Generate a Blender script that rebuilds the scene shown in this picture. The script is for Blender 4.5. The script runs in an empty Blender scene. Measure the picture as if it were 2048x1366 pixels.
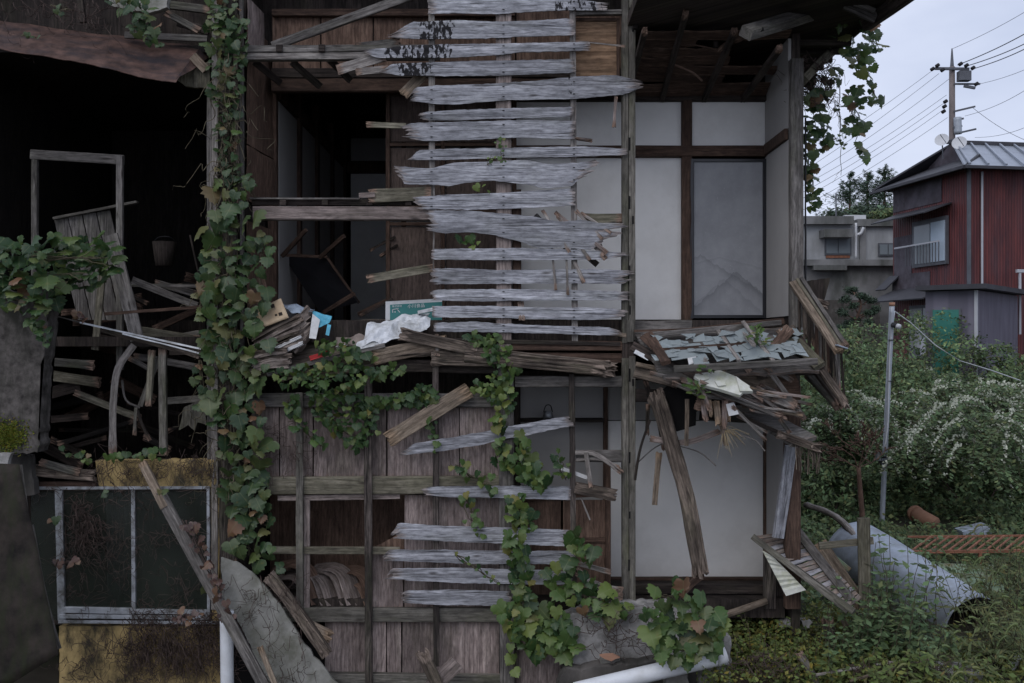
import bpy, bmesh, math, random
import numpy as np
from mathutils import Vector, Matrix, noise
R = random.Random(11)
NR = np.random.RandomState(5)
# ------------------------------------------------------------------ camera, sky, sun, exposure
F, D0, EYE = 2000.0, 10.0, 3.1          # focal length in photo pixels, metres to the facade, eye height
scene = bpy.context.scene
COL = scene.collection
cam_d = bpy.data.cameras.new('camera'); cam = bpy.data.objects.new('camera', cam_d); COL.objects.link(cam)
cam.location = (0, -D0, EYE); cam.rotation_euler = (math.radians(90), 0, 0)
cam_d.sensor_width = 36.0; cam_d.lens = 36.0 * F / 2048.0; cam_d.clip_end = 3000; cam_d.clip_start = 0.05
scene.camera = cam
SUN_DIR = Vector((0.42, 0.80, -0.95)).normalized()
world = bpy.data.worlds.new('World'); scene.world = world; world.use_nodes = True
wn, wl = world.node_tree.nodes, world.node_tree.links
wn.clear()
wo = wn.new('ShaderNodeOutputWorld'); wb = wn.new('ShaderNodeBackground'); wb.inputs['Strength'].default_value = 0.1
sky = wn.new('ShaderNodeTexSky'); sky.sky_type = 'NISHITA'; sky.sun_disc = False
sky.sun_elevation = math.asin(-SUN_DIR.z); sky.sun_rotation = math.atan2(-SUN_DIR.x, -SUN_DIR.y)
sky.air_density = 1.0; sky.dust_density = 3.0
wt = wn.new('ShaderNodeTexCoord'); wm = wn.new('ShaderNodeMapping'); wm.inputs['Scale'].default_value = (1.0, 1.0, 2.6)
wz = wn.new('ShaderNodeTexNoise'); wz.inputs['Scale'].default_value = 2.2; wz.inputs['Detail'].default_value = 5; wz.inputs['Roughness'].default_value = 0.55
wr = wn.new('ShaderNodeValToRGB')
wr.color_ramp.elements[0].position = 0.30; wr.color_ramp.elements[0].color = (0.44, 0.50, 0.66, 1)
wr.color_ramp.elements[1].position = 0.68; wr.color_ramp.elements[1].color = (0.70, 0.75, 0.90, 1)
wsx = wn.new('ShaderNodeVectorMath'); wsx.operation = 'SCALE'; wsx.inputs['Scale'].default_value = 12.2
wmx = wn.new('ShaderNodeMix'); wmx.data_type = 'RGBA'; wmx.inputs[0].default_value = 0.93
wl.new(wt.outputs['Generated'], wm.inputs['Vector']); wl.new(wm.outputs[0], wz.inputs['Vector']); wl.new(wz.outputs['Fac'], wr.inputs['Fac'])
wl.new(wr.outputs['Color'], wsx.inputs[0]); wl.new(sky.outputs[0], wmx.inputs[6]); wl.new(wsx.outputs[0], wmx.inputs[7])
wl.new(wmx.outputs[2], wb.inputs['Color']); wl.new(wb.outputs[0], wo.inputs['Surface'])
sun_d = bpy.data.lights.new('sun', 'SUN'); sun_d.energy = 1.0; sun_d.angle = math.radians(50); sun_d.color = (1.0, 0.965, 0.93)
sun = bpy.data.objects.new('sun', sun_d); COL.objects.link(sun); sun.rotation_euler = SUN_DIR.to_track_quat('-Z', 'Y').to_euler(); sun.location = (-4, -12, 14)
vs = scene.view_settings; vs.view_transform = 'Standard'; vs.look = 'None'; vs.exposure = 0.0; vs.gamma = 1.0; vs.use_curve_mapping = False
try:
    scene.cycles.use_denoising = True; scene.cycles.max_bounces = 6; scene.cycles.transparent_max_bounces = 8
except Exception: pass

def P(x, y, Y=0.0):
    """photo pixel + chosen depth behind the facade plane (metres) -> point"""
    d = D0 + Y
    return Vector(((x - 1024) * d / F, Y, EYE + (683 - y) * d / F))
def pxm(n, Y=0.0): return n * (D0 + Y) / F

# ------------------------------------------------------------------ node helper
class G:
    def __init__(s, name):
        s.m = bpy.data.materials.new(name); s.m.use_nodes = True
        s.N, s.L = s.m.node_tree.nodes, s.m.node_tree.links
        s.b = s.N['Principled BSDF']; s.b.inputs['Roughness'].default_value = 0.85
        s.b.inputs['Specular IOR Level'].default_value = 0.25
    def put(s, v, sock):
        if hasattr(v, 'is_output'): s.L.new(v, sock)
        elif isinstance(v, (tuple, list)): sock.default_value = tuple(v) + ((1,) if len(v) == 3 and sock.type == 'RGBA' else ())
        else: sock.default_value = v
    def uv(s): return s.N.new('ShaderNodeUVMap').outputs[0]
    def obj(s): return s.N.new('ShaderNodeTexCoord').outputs['Object']
    def pos(s): return s.N.new('ShaderNodeNewGeometry').outputs['Position']
    def rnd(s): return s.N.new('ShaderNodeObjectInfo').outputs['Random']
    def attr(s, n='Col'):
        a = s.N.new('ShaderNodeAttribute'); a.attribute_name = n; return a.outputs['Color']
    def sep(s, v):
        a = s.N.new('ShaderNodeSeparateXYZ'); s.put(v, a.inputs[0]); return a.outputs
    def comb(s, x, y, z=0.0):
        a = s.N.new('ShaderNodeCombineXYZ')
        for i, q in enumerate((x, y, z)): s.put(q, a.inputs[i])
        return a.outputs[0]
    def map(s, v, sc, loc=(0, 0, 0)):
        a = s.N.new('ShaderNodeMapping'); s.put(v, a.inputs[0]); a.inputs['Scale'].default_value = sc; s.put(loc, a.inputs['Location']); return a.outputs[0]
    def noise(s, v, sc=1.0, det=4, ro=0.55, dist=0.0):
        a = s.N.new('ShaderNodeTexNoise'); s.put(v, a.inputs['Vector']); a.inputs['Scale'].default_value = sc
        a.inputs['Detail'].default_value = det; a.inputs['Roughness'].default_value = ro; a.inputs['Distortion'].default_value = dist; return a.outputs['Fac']
    def voro(s, v, sc=1.0, feat='F1'):
        a = s.N.new('ShaderNodeTexVoronoi'); a.feature = feat; s.put(v, a.inputs['Vector']); a.inputs['Scale'].default_value = sc; return a.outputs['Distance']
    def ramp(s, f, *stops):
        a = s.N.new('ShaderNodeValToRGB'); s.put(f, a.inputs[0]); e = a.color_ramp.elements
        while len(e) < len(stops): e.new(0.5)
        for q, (p, c) in zip(e, stops):
            q.position = p; q.color = (c, c, c, 1) if isinstance(c, (int, float)) else tuple(c) + (1,)
        return a.outputs[0]
    def mix(s, f, a, b, mode='MIX'):
        n = s.N.new('ShaderNodeMix'); n.data_type = 'RGBA'; n.blend_type = mode
        s.put(f, n.inputs[0]); s.put(a, n.inputs[6]); s.put(b, n.inputs[7]); return n.outputs[2]
    def math(s, op, a, b=0.0, clamp=False):
        n = s.N.new('ShaderNodeMath'); n.operation = op; n.use_clamp = clamp; s.put(a, n.inputs[0]); s.put(b, n.inputs[1]); return n.outputs[0]
    def vadd(s, a, b):
        n = s.N.new('ShaderNodeVectorMath'); n.operation = 'ADD'; s.put(a, n.inputs[0]); s.put(b, n.inputs[1]); return n.outputs[0]
    def bump(s, h, st=0.4, dist=0.004):
        n = s.N.new('ShaderNodeBump'); n.inputs['Strength'].default_value = st; n.inputs['Distance'].default_value = dist
        s.put(h, n.inputs['Height']); s.L.new(n.outputs[0], s.b.inputs['Normal'])
    def color(s, c): s.put(c, s.b.inputs['Base Color'])
    def rough(s, r): s.put(r, s.b.inputs['Roughness'])

M = {}
def wood(key, light, dark, algae=0.15, stain=0.5, crack=0.5, rot=(0.30, 0.20, 0.15), knots=True, vary=0.16, paint=False):
    g = G('wood_' + key); r = g.rnd()
    v = g.vadd(g.uv(), g.comb(g.math('MULTIPLY', r, 57.0), g.math('MULTIPLY', r, 91.0), g.math('MULTIPLY', r, 23.0)))
    warp = g.noise(g.map(v, (1.6, 5, 1)), 1, 3)
    vw = g.vadd(v, g.comb(0.0, g.math('MULTIPLY', warp, 0.045), 0.0))
    coarse = g.noise(g.map(vw, (0.9, 42, 1)), 1, 4)
    fine = g.noise(g.map(vw, (7, 260, 1)), 1, 5, 0.75)
    rings = g.math('SINE', g.math('MULTIPLY', g.noise(g.map(vw, (0.7, 8, 1)), 1, 2), 75.0))
    rings = g.math('ADD', g.math('MULTIPLY', rings, 0.07), 0.0)
    f = g.math('ADD', g.math('ADD', g.math('MULTIPLY', coarse, 0.62), g.math('MULTIPLY', fine, 0.55)), rings)
    c = g.mix(g.ramp(f, (0.40, 0.0), (0.72, 1.0)), dark, light)
    big = g.noise(g.map(v, (1.3, 4.0, 1)), 1, 4, 0.6)
    c = g.mix(g.math('MULTIPLY', g.ramp(big, (0.42, 1.0), (0.60, 0.0)), stain), c, tuple(x * 0.42 for x in dark))
    if algae:
        al = g.ramp(g.noise(g.map(v, (1.7, 5, 1), (3.1, 7.7, 0)), 1, 4, 0.6), (0.50, 0.0), (0.72, 1.0))
        c = g.mix(g.math('MULTIPLY', al, algae), c, (0.10, 0.105, 0.055))
    ck = g.ramp(g.noise(g.map(vw, (1.8, 95, 1), (9, 1, 0)), 1, 3), (0.33, 1.0), (0.41, 0.0))
    c = g.mix(g.math('MULTIPLY', ck, crack), c, (0.018, 0.015, 0.014))
    if knots:
        k = g.voro(g.map(v, (2.3, 8.5, 1)), 1)
        c = g.mix(g.math('MULTIPLY', g.ramp(k, (0.05, 1.0), (0.15, 0.0)), 0.75), c, (0.035, 0.028, 0.025))
    at = g.sep(g.attr())
    rn = g.noise(g.map(v, (9, 75, 1)), 1, 4, 0.65)
    rm = g.ramp(g.math('ADD', at[0], g.math('MULTIPLY', g.math('SUBTRACT', rn, 0.5), 0.9)), (0.42, 0.0), (0.75, 1.0))
    rc = g.mix(g.ramp(rn, (0.40, 0.0), (0.60, 1.0)), tuple(x * 0.25 for x in rot), rot)
    c = g.mix(g.math('MULTIPLY', rm, 0.85), c, rc)
    if paint:
        pn = g.noise(g.map(v, (26, 12, 1)), 1, 5, 0.6)
        pm = g.ramp(g.math('ADD', g.math('MULTIPLY', at[1], 0.30), g.math('MULTIPLY', pn, 0.9)), (0.70, 0.0), (0.73, 1.0))
        c = g.mix(pm, c, (0.018, 0.017, 0.019))
    mo = g.noise(g.map(v, (10, 34, 1), (5, 3, 0)), 1, 7, 0.72); sp_ = g.noise(g.map(v, (38, 75, 1)), 1, 3, 0.6)
    c = g.mix(1.0, c, g.ramp(mo, (0.30, 0.50), (0.52, 1.0), (0.70, 1.30)), 'MULTIPLY')
    c = g.mix(g.math('MULTIPLY', g.ramp(sp_, (0.68, 0.0), (0.74, 1.0)), 0.6), c, (0.022, 0.019, 0.018))
    br = g.math('ADD', g.math('MULTIPLY', r, 2 * vary), 1 - vary)
    c = g.mix(1.0, c, g.comb(br, br, br), 'MULTIPLY')
    g.color(c); g.rough(0.86)
    g.bump(g.math('SUBTRACT', g.math('ADD', fine, g.math('MULTIPLY', coarse, 0.6)), g.math('MULTIPLY', ck, 1.2)), 0.55, 0.004)
    M[key] = g.m; return g.m
wood('silver', (0.47, 0.475, 0.51), (0.20, 0.20, 0.22), algae=0.22, stain=0.32, crack=0.75, rot=(0.30, 0.255, 0.235), paint=True)
wood('post', (0.205, 0.19, 0.165), (0.085, 0.078, 0.066), algae=0.5, stain=0.6)
wood('postgrey', (0.245, 0.225, 0.21), (0.088, 0.08, 0.074), algae=0.25, stain=0.6, crack=0.7)
wood('pinkish', (0.38, 0.31, 0.285), (0.17, 0.135, 0.12), algae=0.12, stain=0.4)
wood('lath', (0.36, 0.33, 0.305), (0.15, 0.13, 0.12), algae=0.18, stain=0.35)
wood('tan', (0.32, 0.255, 0.195), (0.14, 0.105, 0.078), algae=0.12, stain=0.45, rot=(0.34, 0.24, 0.16))
wood('mossy', (0.26, 0.235, 0.18), (0.11, 0.10, 0.07), algae=0.3, stain=0.55)
wood('brown', (0.135, 0.085, 0.062), (0.055, 0.034, 0.026), algae=0.0, stain=0.5, crack=0.3, knots=False)
wood('door', (0.12, 0.088, 0.074), (0.072, 0.052, 0.044), algae=0.0, stain=0.3, crack=0.12, knots=False)
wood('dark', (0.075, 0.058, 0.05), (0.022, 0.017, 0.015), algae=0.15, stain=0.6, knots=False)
wood('rotten', (0.225, 0.18, 0.145), (0.045, 0.034, 0.028), algae=0.3, stain=0.7, crack=1.0, rot=(0.25, 0.195, 0.16))
wood('bark', (0.17, 0.14, 0.125), (0.03, 0.024, 0.022), algae=0.3, stain=0.8, crack=1.0)
wood('shaded_dark', (0.030, 0.025, 0.022), (0.012, 0.010, 0.009), algae=0.0, stain=0.5, crack=0.3, knots=False)  # darker copy of the dark timber; the room's gloom is put into the colour
wood('ply', (0.40, 0.325, 0.30), (0.17, 0.13, 0.12), algae=0.22, stain=0.6, crack=0.3, knots=False, vary=0.14)
wood('plyrot', (0.30, 0.25, 0.23), (0.12, 0.09, 0.075), algae=0.05, stain=0.4, crack=0.3, knots=False)
wood('plybrown', (0.20, 0.13, 0.095), (0.10, 0.06, 0.044), algae=0.0, stain=0.45, crack=0.25, knots=False)
wood('golden', (0.27, 0.175, 0.11), (0.14, 0.085, 0.052), algae=0.0, stain=0.3, crack=0.2, knots=False)

def simple(key, col, rough=0.8, metal=0.0, var=0.25, scale=4.0, bump=0.15, spec=0.25, dirt=None, dirtamt=0.5, coords='obj', streak=None, bdist=0.006, dth=(0.46, 0.66)):
    g = G(key); v = g.obj() if coords == 'obj' else g.uv()
    r = g.rnd(); v2 = g.vadd(v, g.comb(g.math('MULTIPLY', r, 31.0), g.math('MULTIPLY', r, 17.0), 0.0))
    n = g.noise(v2, scale, 6, 0.6); n2 = g.noise(v2, scale * 6, 4, 0.6)
    c = g.mix(g.ramp(n, (0.3, 0.0), (0.7, 1.0)), tuple(x * (1 - var) for x in col), tuple(min(1, x * (1 + var * 0.6)) for x in col))
    if dirt:
        d = g.ramp(g.noise(g.map(v2, streak or (1, 1, 1)), scale * 0.6, 6, 0.68), (dth[0], 0.0), (dth[1], 1.0))
        c = g.mix(g.math('MULTIPLY', d, dirtamt), c, dirt)
    g.color(c); g.rough(rough); g.b.inputs['Metallic'].default_value = metal; g.b.inputs['Specular IOR Level'].default_value = spec
    if bump: g.bump(g.math('ADD', n, g.math('MULTIPLY', n2, 0.4)), bump, bdist)
    M[key] = g.m; return g
simple('plaster_white', (0.80, 0.785, 0.76), 0.9, var=0.10, scale=1.2, bump=0.05, dirt=(0.36, 0.33, 0.29), dirtamt=0.3)
simple('plaster_grey', (0.38, 0.365, 0.35), 0.9, var=0.12, scale=1.5, bump=0.05)
simple('black_lacquer', (0.014, 0.014, 0.017), 0.35, var=0.2, bump=0.02, spec=0.5)
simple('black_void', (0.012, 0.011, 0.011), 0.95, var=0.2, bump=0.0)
simple('concrete', (0.32, 0.31, 0.30), 0.92, var=0.5, scale=8, bump=0.5, dirt=(0.09, 0.085, 0.075), dirtamt=0.7)
simple('concrete_dark', (0.115, 0.105, 0.098), 0.92, var=0.4, scale=4, bump=0.5, dirt=(0.035, 0.034, 0.03), dirtamt=0.85, streak=(1, 1, 0.35))
simple('cement_board', (0.29, 0.285, 0.26), 0.9, var=0.3, scale=6, bump=0.35, dirt=(0.10, 0.10, 0.07), dirtamt=0.75, dth=(0.42, 0.64))
simple('yellow_plaster', (0.46, 0.335, 0.15), 0.92, var=0.45, scale=7, bump=0.8, dirt=(0.04, 0.036, 0.027), dirtamt=0.97, streak=(1, 1, 0.5), dth=(0.44, 0.62))
simple('rust_sheet', (0.105, 0.062, 0.05), 0.6, metal=0.15, var=0.7, scale=7, bump=0.5, dirt=(0.03, 0.026, 0.03), dirtamt=0.9, streak=(0.5, 1.5, 1.5))
simple('rust_dark', (0.028, 0.022, 0.018), 0.75, metal=0.0, var=0.8, scale=6, bump=0.6, dirt=(0.02, 0.024, 0.010), dirtamt=0.8, streak=(2.0, 2.0, 0.5))
simple('rust_bar', (0.26, 0.115, 0.07), 0.8, var=0.4, scale=9, bump=0.3)
simple('galvanised', (0.38, 0.43, 0.50), 0.5, metal=0.35, var=0.22, scale=7, bump=0.08, spec=0.4, dirt=(0.22, 0.22, 0.22), dirtamt=0.5)
simple('aluminium', (0.46, 0.48, 0.51), 0.5, metal=0.4, var=0.2, scale=9, bump=0.04, dirt=(0.09, 0.085, 0.07), dirtamt=0.8, dth=(0.44, 0.62))
simple('pvc', (0.66, 0.68, 0.71), 0.42, var=0.06, scale=5, bump=0.02, spec=0.4, dirt=(0.33, 0.32, 0.29), dirtamt=0.4)
simple('pole_grey', (0.36, 0.39, 0.43), 0.5, metal=0.3, var=0.12, scale=5, bump=0.03)
simple('paper_white', (0.62, 0.62, 0.62), 0.85, var=0.12, scale=9, bump=0.15, dirt=(0.25, 0.23, 0.2), dirtamt=0.6)
simple('plastic_white', (0.66, 0.68, 0.71), 0.4, var=0.1, scale=8, bump=0.1, dirt=(0.22, 0.22, 0.2), dirtamt=0.75, spec=0.4)
simple('paper_page', (0.24, 0.20, 0.175), 0.9, var=0.4, scale=14, bump=0.4, dirt=(0.07, 0.05, 0.04), dirtamt=0.7)
simple('sheet_blue', (0.30, 0.36, 0.44), 0.6, var=0.35, scale=12, bump=0.15, dirt=(0.06, 0.065, 0.08), dirtamt=0.8)
simple('cyan_print', (0.10, 0.38, 0.52), 0.5, var=0.35, scale=12, bump=0.05)
simple('red_print', (0.36, 0.025, 0.025), 0.5, var=0.3, scale=14, bump=0.05)
simple('teal_sign', (0.03, 0.17, 0.165), 0.5, var=0.12, scale=6, bump=0.02)
simple('white_paint', (0.60, 0.61, 0.62), 0.6, var=0.1, scale=6, bump=0.05, dirt=(0.3, 0.3, 0.28), dirtamt=0.5)
simple('clay', (0.36, 0.20, 0.135), 0.85, var=0.2, scale=5, bump=0.15)
simple('green_metal', (0.22, 0.30, 0.20), 0.6, var=0.25, scale=4, bump=0.1, dirt=(0.17, 0.07, 0.035), dirtamt=0.75)
simple('stone', (0.20, 0.19, 0.175), 0.92, var=0.4, scale=7, bump=0.6, dirt=(0.06, 0.065, 0.04), dirtamt=0.6)
simple('lichen_board', (0.58, 0.585, 0.53), 0.9, var=0.18, scale=10, bump=0.35, dirt=(0.33, 0.35, 0.18), dirtamt=0.6)
simple('earth', (0.035, 0.03, 0.022), 0.97, var=0.4, scale=2.5, bump=0.8, dirt=(0.03, 0.045, 0.015), dirtamt=0.7)
simple('twig', (0.085, 0.06, 0.052), 0.9, var=0.4, scale=20, bump=0.2)
simple('vine_stem', (0.10, 0.085, 0.055), 0.85, var=0.4, scale=20, bump=0.2)
simple('bare_bark', (0.13, 0.08, 0.06), 0.9, var=0.4, scale=14, bump=0.4)
simple('cable_black', (0.02, 0.02, 0.022), 0.6, var=0.1, bump=0)
simple('steel_dark', (0.12, 0.125, 0.14), 0.6, metal=0.3, var=0.2, bump=0.05)
simple('concrete_pole', (0.20, 0.17, 0.165), 0.85, var=0.15, bump=0.1)
simple('dish_white', (0.55, 0.56, 0.58), 0.5, var=0.05, bump=0)
simple('fan_straw', (0.40, 0.32, 0.20), 0.85, var=0.3, bump=0)

def glass(key, tint, rough=0.12, dust=(0.10, 0.105, 0.09), dustamt=0.35, alpha=0.5):
    g = G(key); v = g.obj()
    d = g.ramp(g.noise(g.map(v, (1, 1, 0.5)), 2.5, 5, 0.65), (0.35, 0.25), (0.75, 1.0))
    g.color(g.mix(g.math('MULTIPLY', d, dustamt), tint, dust)); g.rough(rough); g.b.inputs['Specular IOR Level'].default_value = 0.5
    g.put(g.math('ADD', g.math('MULTIPLY', d, (1 - alpha) * .55), alpha, True), g.b.inputs['Alpha'])
    M[key] = g.m
glass('window_glass', (0.014, 0.019, 0.016), 0.25, (0.05, 0.06, 0.045), 0.6, 0.38)
glass('shard_glass', (0.27, 0.32, 0.335), 0.18, (0.36, 0.38, 0.37), 0.6, 0.72)
glass('far_glass', (0.16, 0.19, 0.21), 0.15, (0.22, 0.24, 0.25), 0.5, 0.95)

def leafmat(key, stops, trans=0.3, spread=1.0):
    g = G(key); r = g.rnd(); c = g.ramp(r, *stops)
    u = g.sep(g.uv())
    vein = g.ramp(g.math('ABSOLUTE', u[0]), (0.0, 1.0), (0.035, 0.0))
    n = g.noise(g.vadd(g.uv(), g.comb(g.math('MULTIPLY', r, 41.0), 0.0, 0.0)), 3.2, 4, 0.6)
    c = g.mix(g.math('MULTIPLY', g.ramp(n, (0.56, 0.0), (0.74, 1.0)), 0.5), c, (0.19, 0.155, 0.04))
    c = g.mix(g.math('MULTIPLY', vein, 0.35), c, (0.22, 0.25, 0.12))
    g.color(c); g.rough(0.45); g.b.inputs['Specular IOR Level'].default_value = 0.5
    g.bump(n, 0.3, 0.01)
    t = g.N.new('ShaderNodeBsdfTranslucent'); g.put(c, t.inputs[0]); ms = g.N.new('ShaderNodeMixShader'); ms.inputs[0].default_value = trans
    out = g.N['Material Output']; g.L.new(g.b.outputs[0], ms.inputs[1]); g.L.new(t.outputs[0], ms.inputs[2]); g.L.new(ms.outputs[0], out.inputs[0])
    M[key] = g.m
leafmat('leaf_ivy', ((0.0, (0.030, 0.062, 0.026)), (0.50, (0.055, 0.095, 0.036)), (0.78, (0.095, 0.125, 0.045)), (0.91, (0.15, 0.145, 0.06)), (0.97, (0.19, 0.105, 0.06))))
leafmat('leaf_green', ((0.0, (0.022, 0.055, 0.02)), (0.5, (0.042, 0.09, 0.027)), (0.85, (0.08, 0.13, 0.034)), (1.0, (0.12, 0.15, 0.04))))
leafmat('leaf_bright', ((0.0, (0.048, 0.10, 0.026)), (0.5, (0.09, 0.155, 0.04)), (0.9, (0.15, 0.20, 0.05)), (1.0, (0.21, 0.18, 0.05))))
leafmat('leaf_dead', ((0.0, (0.055, 0.028, 0.025)), (0.6, (0.095, 0.05, 0.04)), (1.0, (0.15, 0.085, 0.05))), 0.1)
simple('old_wall', (0.10, 0.09, 0.083), 0.92, var=0.8, scale=9, bump=0.5, dirt=(0.03, 0.03, 0.024), dirtamt=0.9, streak=(1, 1, 0.3))
def folmat(key, base, trans=0.3):
    g = G(key); c = g.mix(1.0, base, g.attr(), 'MULTIPLY'); g.color(c); g.rough(0.6)
    t = g.N.new('ShaderNodeBsdfTranslucent'); g.put(c, t.inputs[0]); ms = g.N.new('ShaderNodeMixShader'); ms.inputs[0].default_value = trans
    g.L.new(g.b.outputs[0], ms.inputs[1]); g.L.new(t.outputs[0], ms.inputs[2]); g.L.new(ms.outputs[0], g.N['Material Output'].inputs[0]); M[key] = g.m
folmat('foliage', (0.10, 0.165, 0.078)); folmat('conifer', (0.042, 0.074, 0.046), 0.12); folmat('flower', (0.52, 0.54, 0.44), 0.3)
folmat('weed', (0.105, 0.155, 0.048)); folmat('grass', (0.095, 0.13, 0.055))

# ------------------------------------------------------------------ object helpers
ORG = {}
def worg(o): return ORG[o.name] if o else Vector((0, 0, 0))
def tag(o, label=None, cat=None, group=None, kind=None):
    if label: o['label'] = label
    if cat: o['category'] = cat
    if group: o['group'] = group
    if kind: o['kind'] = kind
    return o
def thing(name, loc, label, cat, group=None):
    o = bpy.data.objects.new(name, None); COL.objects.link(o); o.location = loc; o.empty_display_size = 0.1
    ORG[o.name] = Vector(loc); return tag(o, label, cat, group)
def mk(name, verts, faces, mat, parent=None, luv=None, vuv=None, smooth=False, col=None, base=False):
    V = np.array([tuple(v) for v in verts], dtype=float)
    org = V.mean(0)
    if base: org[2] = V[:, 2].min()
    me = bpy.data.meshes.new(name); me.from_pydata((V - org).tolist(), [], faces)
    if luv is not None or vuv is not None:
        u = me.uv_layers.new(name='UVMap')
        if luv is None:
            li = np.empty(len(me.loops), dtype=np.int32); me.loops.foreach_get('vertex_index', li); luv = np.array(vuv)[li]
        u.data.foreach_set('uv', np.array(luv, dtype=np.float32).ravel())
    if col is not None:
        a = me.color_attributes.new('Col', 'FLOAT_COLOR', 'POINT'); c = np.ones((len(V), 4), dtype=np.float32); c[:, :3] = np.array(col, dtype=np.float32).reshape(len(V), 3)
        a.data.foreach_set('color', c.ravel())
    if smooth: me.polygons.foreach_set('use_smooth', [True] * len(me.polygons))
    me.materials.append(M[mat] if isinstance(mat, str) else mat); me.update()
    o = bpy.data.objects.new(name, me); COL.objects.link(o)
    o.parent = parent; o.location = Vector(org) - worg(parent); ORG[o.name] = Vector(org)
    return o
def lerp(a, b, t): return a + (b - a) * t
def nz(x, y=0.0, z=0.0): return noise.noise((x, y, z))

def sweep(name, pts, w, t, mat, parent=None, rag=(0, 0), nw=4, jit=0.0045, hint=(0, -1, 0), rot=None, step=0.14, smooth=False, round_=False, label=None, cat=None, group=None, rotlen=0.12, paint=0.0):
    """a bar of rectangular (or round) section swept along points; w across the view, t in depth; rag = ragged end lengths (m)"""
    pts = [Vector(p) for p in pts]
    seg = [(pts[i + 1] - pts[i]).length for i in range(len(pts) - 1)]; L = sum(seg)
    n = max(2, min(40, int(L / step) + 1)) if len(pts) == 2 else max(len(pts) * 3, 6)
    hint = Vector(hint); sd = R.random() * 100
    def at(s):
        if len(pts) == 2: return pts[0].lerp(pts[1], s / L)
        acc = 0
        for i, l in enumerate(seg):
            if s <= acc + l or i == len(seg) - 1:
                u = (s - acc) / l; p1, p2 = pts[i], pts[i + 1]; p0 = pts[i - 1] if i else p1 * 2 - p2; p3 = pts[i + 2] if i + 2 < len(pts) else p2 * 2 - p1
                return 0.5 * ((2 * p1) + (p2 - p0) * u + (2 * p0 - 5 * p1 + 4 * p2 - p3) * u * u + (3 * p1 - p0 - 3 * p2 + p3) * u ** 3)
            acc += l
    S = [L * i / n for i in range(n + 1)]
    C = [at(s) for s in S]
    if round_:
        K = max(6, nw); prof = [(math.cos(2 * math.pi * k / K) / 2, math.sin(2 * math.pi * k / K) / 2) for k in range(K)]
    else:
        ch = min(0.06, 0.12 * t / max(w, 1e-6)); q = 0.38
        prof = [(-0.5 + ch * 0 , -q), (-0.5 + ch, -0.5)] + [(-0.5 + ch + (1 - 2 * ch) * k / nw, -0.5) for k in range(1, nw)] + [(0.5 - ch, -0.5), (0.5, -q), (0.5, q), (0.5 - ch, 0.5)] + [(0.5 - ch - (1 - 2 * ch) * k / nw, 0.5) for k in range(1, nw)] + [(-0.5 + ch, 0.5), (-0.5, q)]
        K = len(prof)
    wf = w if callable(w) else (lambda u: w); tf = t if callable(t) else (lambda u: t)
    per = [0.0]
    w0, t0 = wf(0.5), tf(0.5)
    for k in range(K):
        a, b = prof[k], prof[(k + 1) % K]; per.append(per[-1] + math.hypot((a[0] - b[0]) * w0, (a[1] - b[1]) * t0))
    verts, col = [], []
    endj = [[(R.random() ** 1.5) for _ in range(K)], [(R.random() ** 1.5) for _ in range(K)]]
    for i, c in enumerate(C):
        T = (C[min(i + 1, n)] - C[max(i - 1, 0)]).normalized(); Nn = hint - T * hint.dot(T)
        if Nn.length < 0.1: Nn = Vector((0, 0, 1)) - T * T.z
        Nn.normalize(); W = T.cross(Nn)
        u = i / n; ww, tt = wf(u), tf(u)
        de = min(S[i] if rag[0] else 9, (L - S[i]) if rag[1] else 9)
        for k, (a, b) in enumerate(prof):
            p = c + W * (a * ww) + Nn * (-b * tt)
            j = jit * (1 + (3 if de < 0.1 else 0))
            p = p + W * (nz(S[i] * 3 + sd, k * 0.9) * j) + Nn * (nz(S[i] * 3, k * 0.9 + sd) * j)
            if i == 0 and rag[0]: p = p + T * (rag[0] * (endj[0][k] - 0.25))
            if i == n and rag[1]: p = p - T * (rag[1] * (endj[1][k] - 0.25))
            verts.append(p); rr = max(0.0, 1 - de / rotlen) if de < 9 else 0.0
            col.append((max(rr, rot or 0.0), paint, 0))
    faces, luv = [], []
    for i in range(n):
        for k in range(K):
            k2 = (k + 1) % K; faces.append((i * K + k, i * K + k2, (i + 1) * K + k2, (i + 1) * K + k))
            luv += [(S[i], per[k]), (S[i], per[k + 1]), (S[i + 1], per[k + 1]), (S[i + 1], per[k])]
    for e, i0 in ((0, 0), (1, n * K)):
        cidx = len(verts); T = (C[1] - C[0]).normalized() if e == 0 else (C[n - 1] - C[n]).normalized()
        verts.append((C[0] if e == 0 else C[n]) + T * (rag[e] * 0.35 + 0.001)); col.append(col[i0])
        for k in range(K):
            k2 = (k + 1) % K; faces.append((i0 + k2, i0 + k, cidx) if e == 0 else (i0 + k, i0 + k2, cidx))
            luv += [(k * 0.01, per[k]), (k * 0.01, per[k + 1]), (0, 0)]
    o = mk(name, verts, faces, mat, parent, luv=luv, smooth=smooth or round_, col=col)
    return tag(o, label, cat, group)
def bar(name, x0, y0, x1, y1, wpx, t, mat, parent=None, Y=0.0, Y1=None, **k):
    """straight bar between two photo pixels at depths Y and Y1, width in photo pixels"""
    Y1 = Y if Y1 is None else Y1
    return sweep(name, [P(x0, y0, Y), P(x1, y1, Y1)], pxm(wpx, (Y + Y1) / 2), t, mat, parent, **k)
def path(name, pp, wpx, t, mat, parent=None, **k):
    return sweep(name, [P(*p) for p in pp], pxm(wpx, pp[0][2] if len(pp[0]) > 2 else 0), t, mat, parent, **k)

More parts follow.
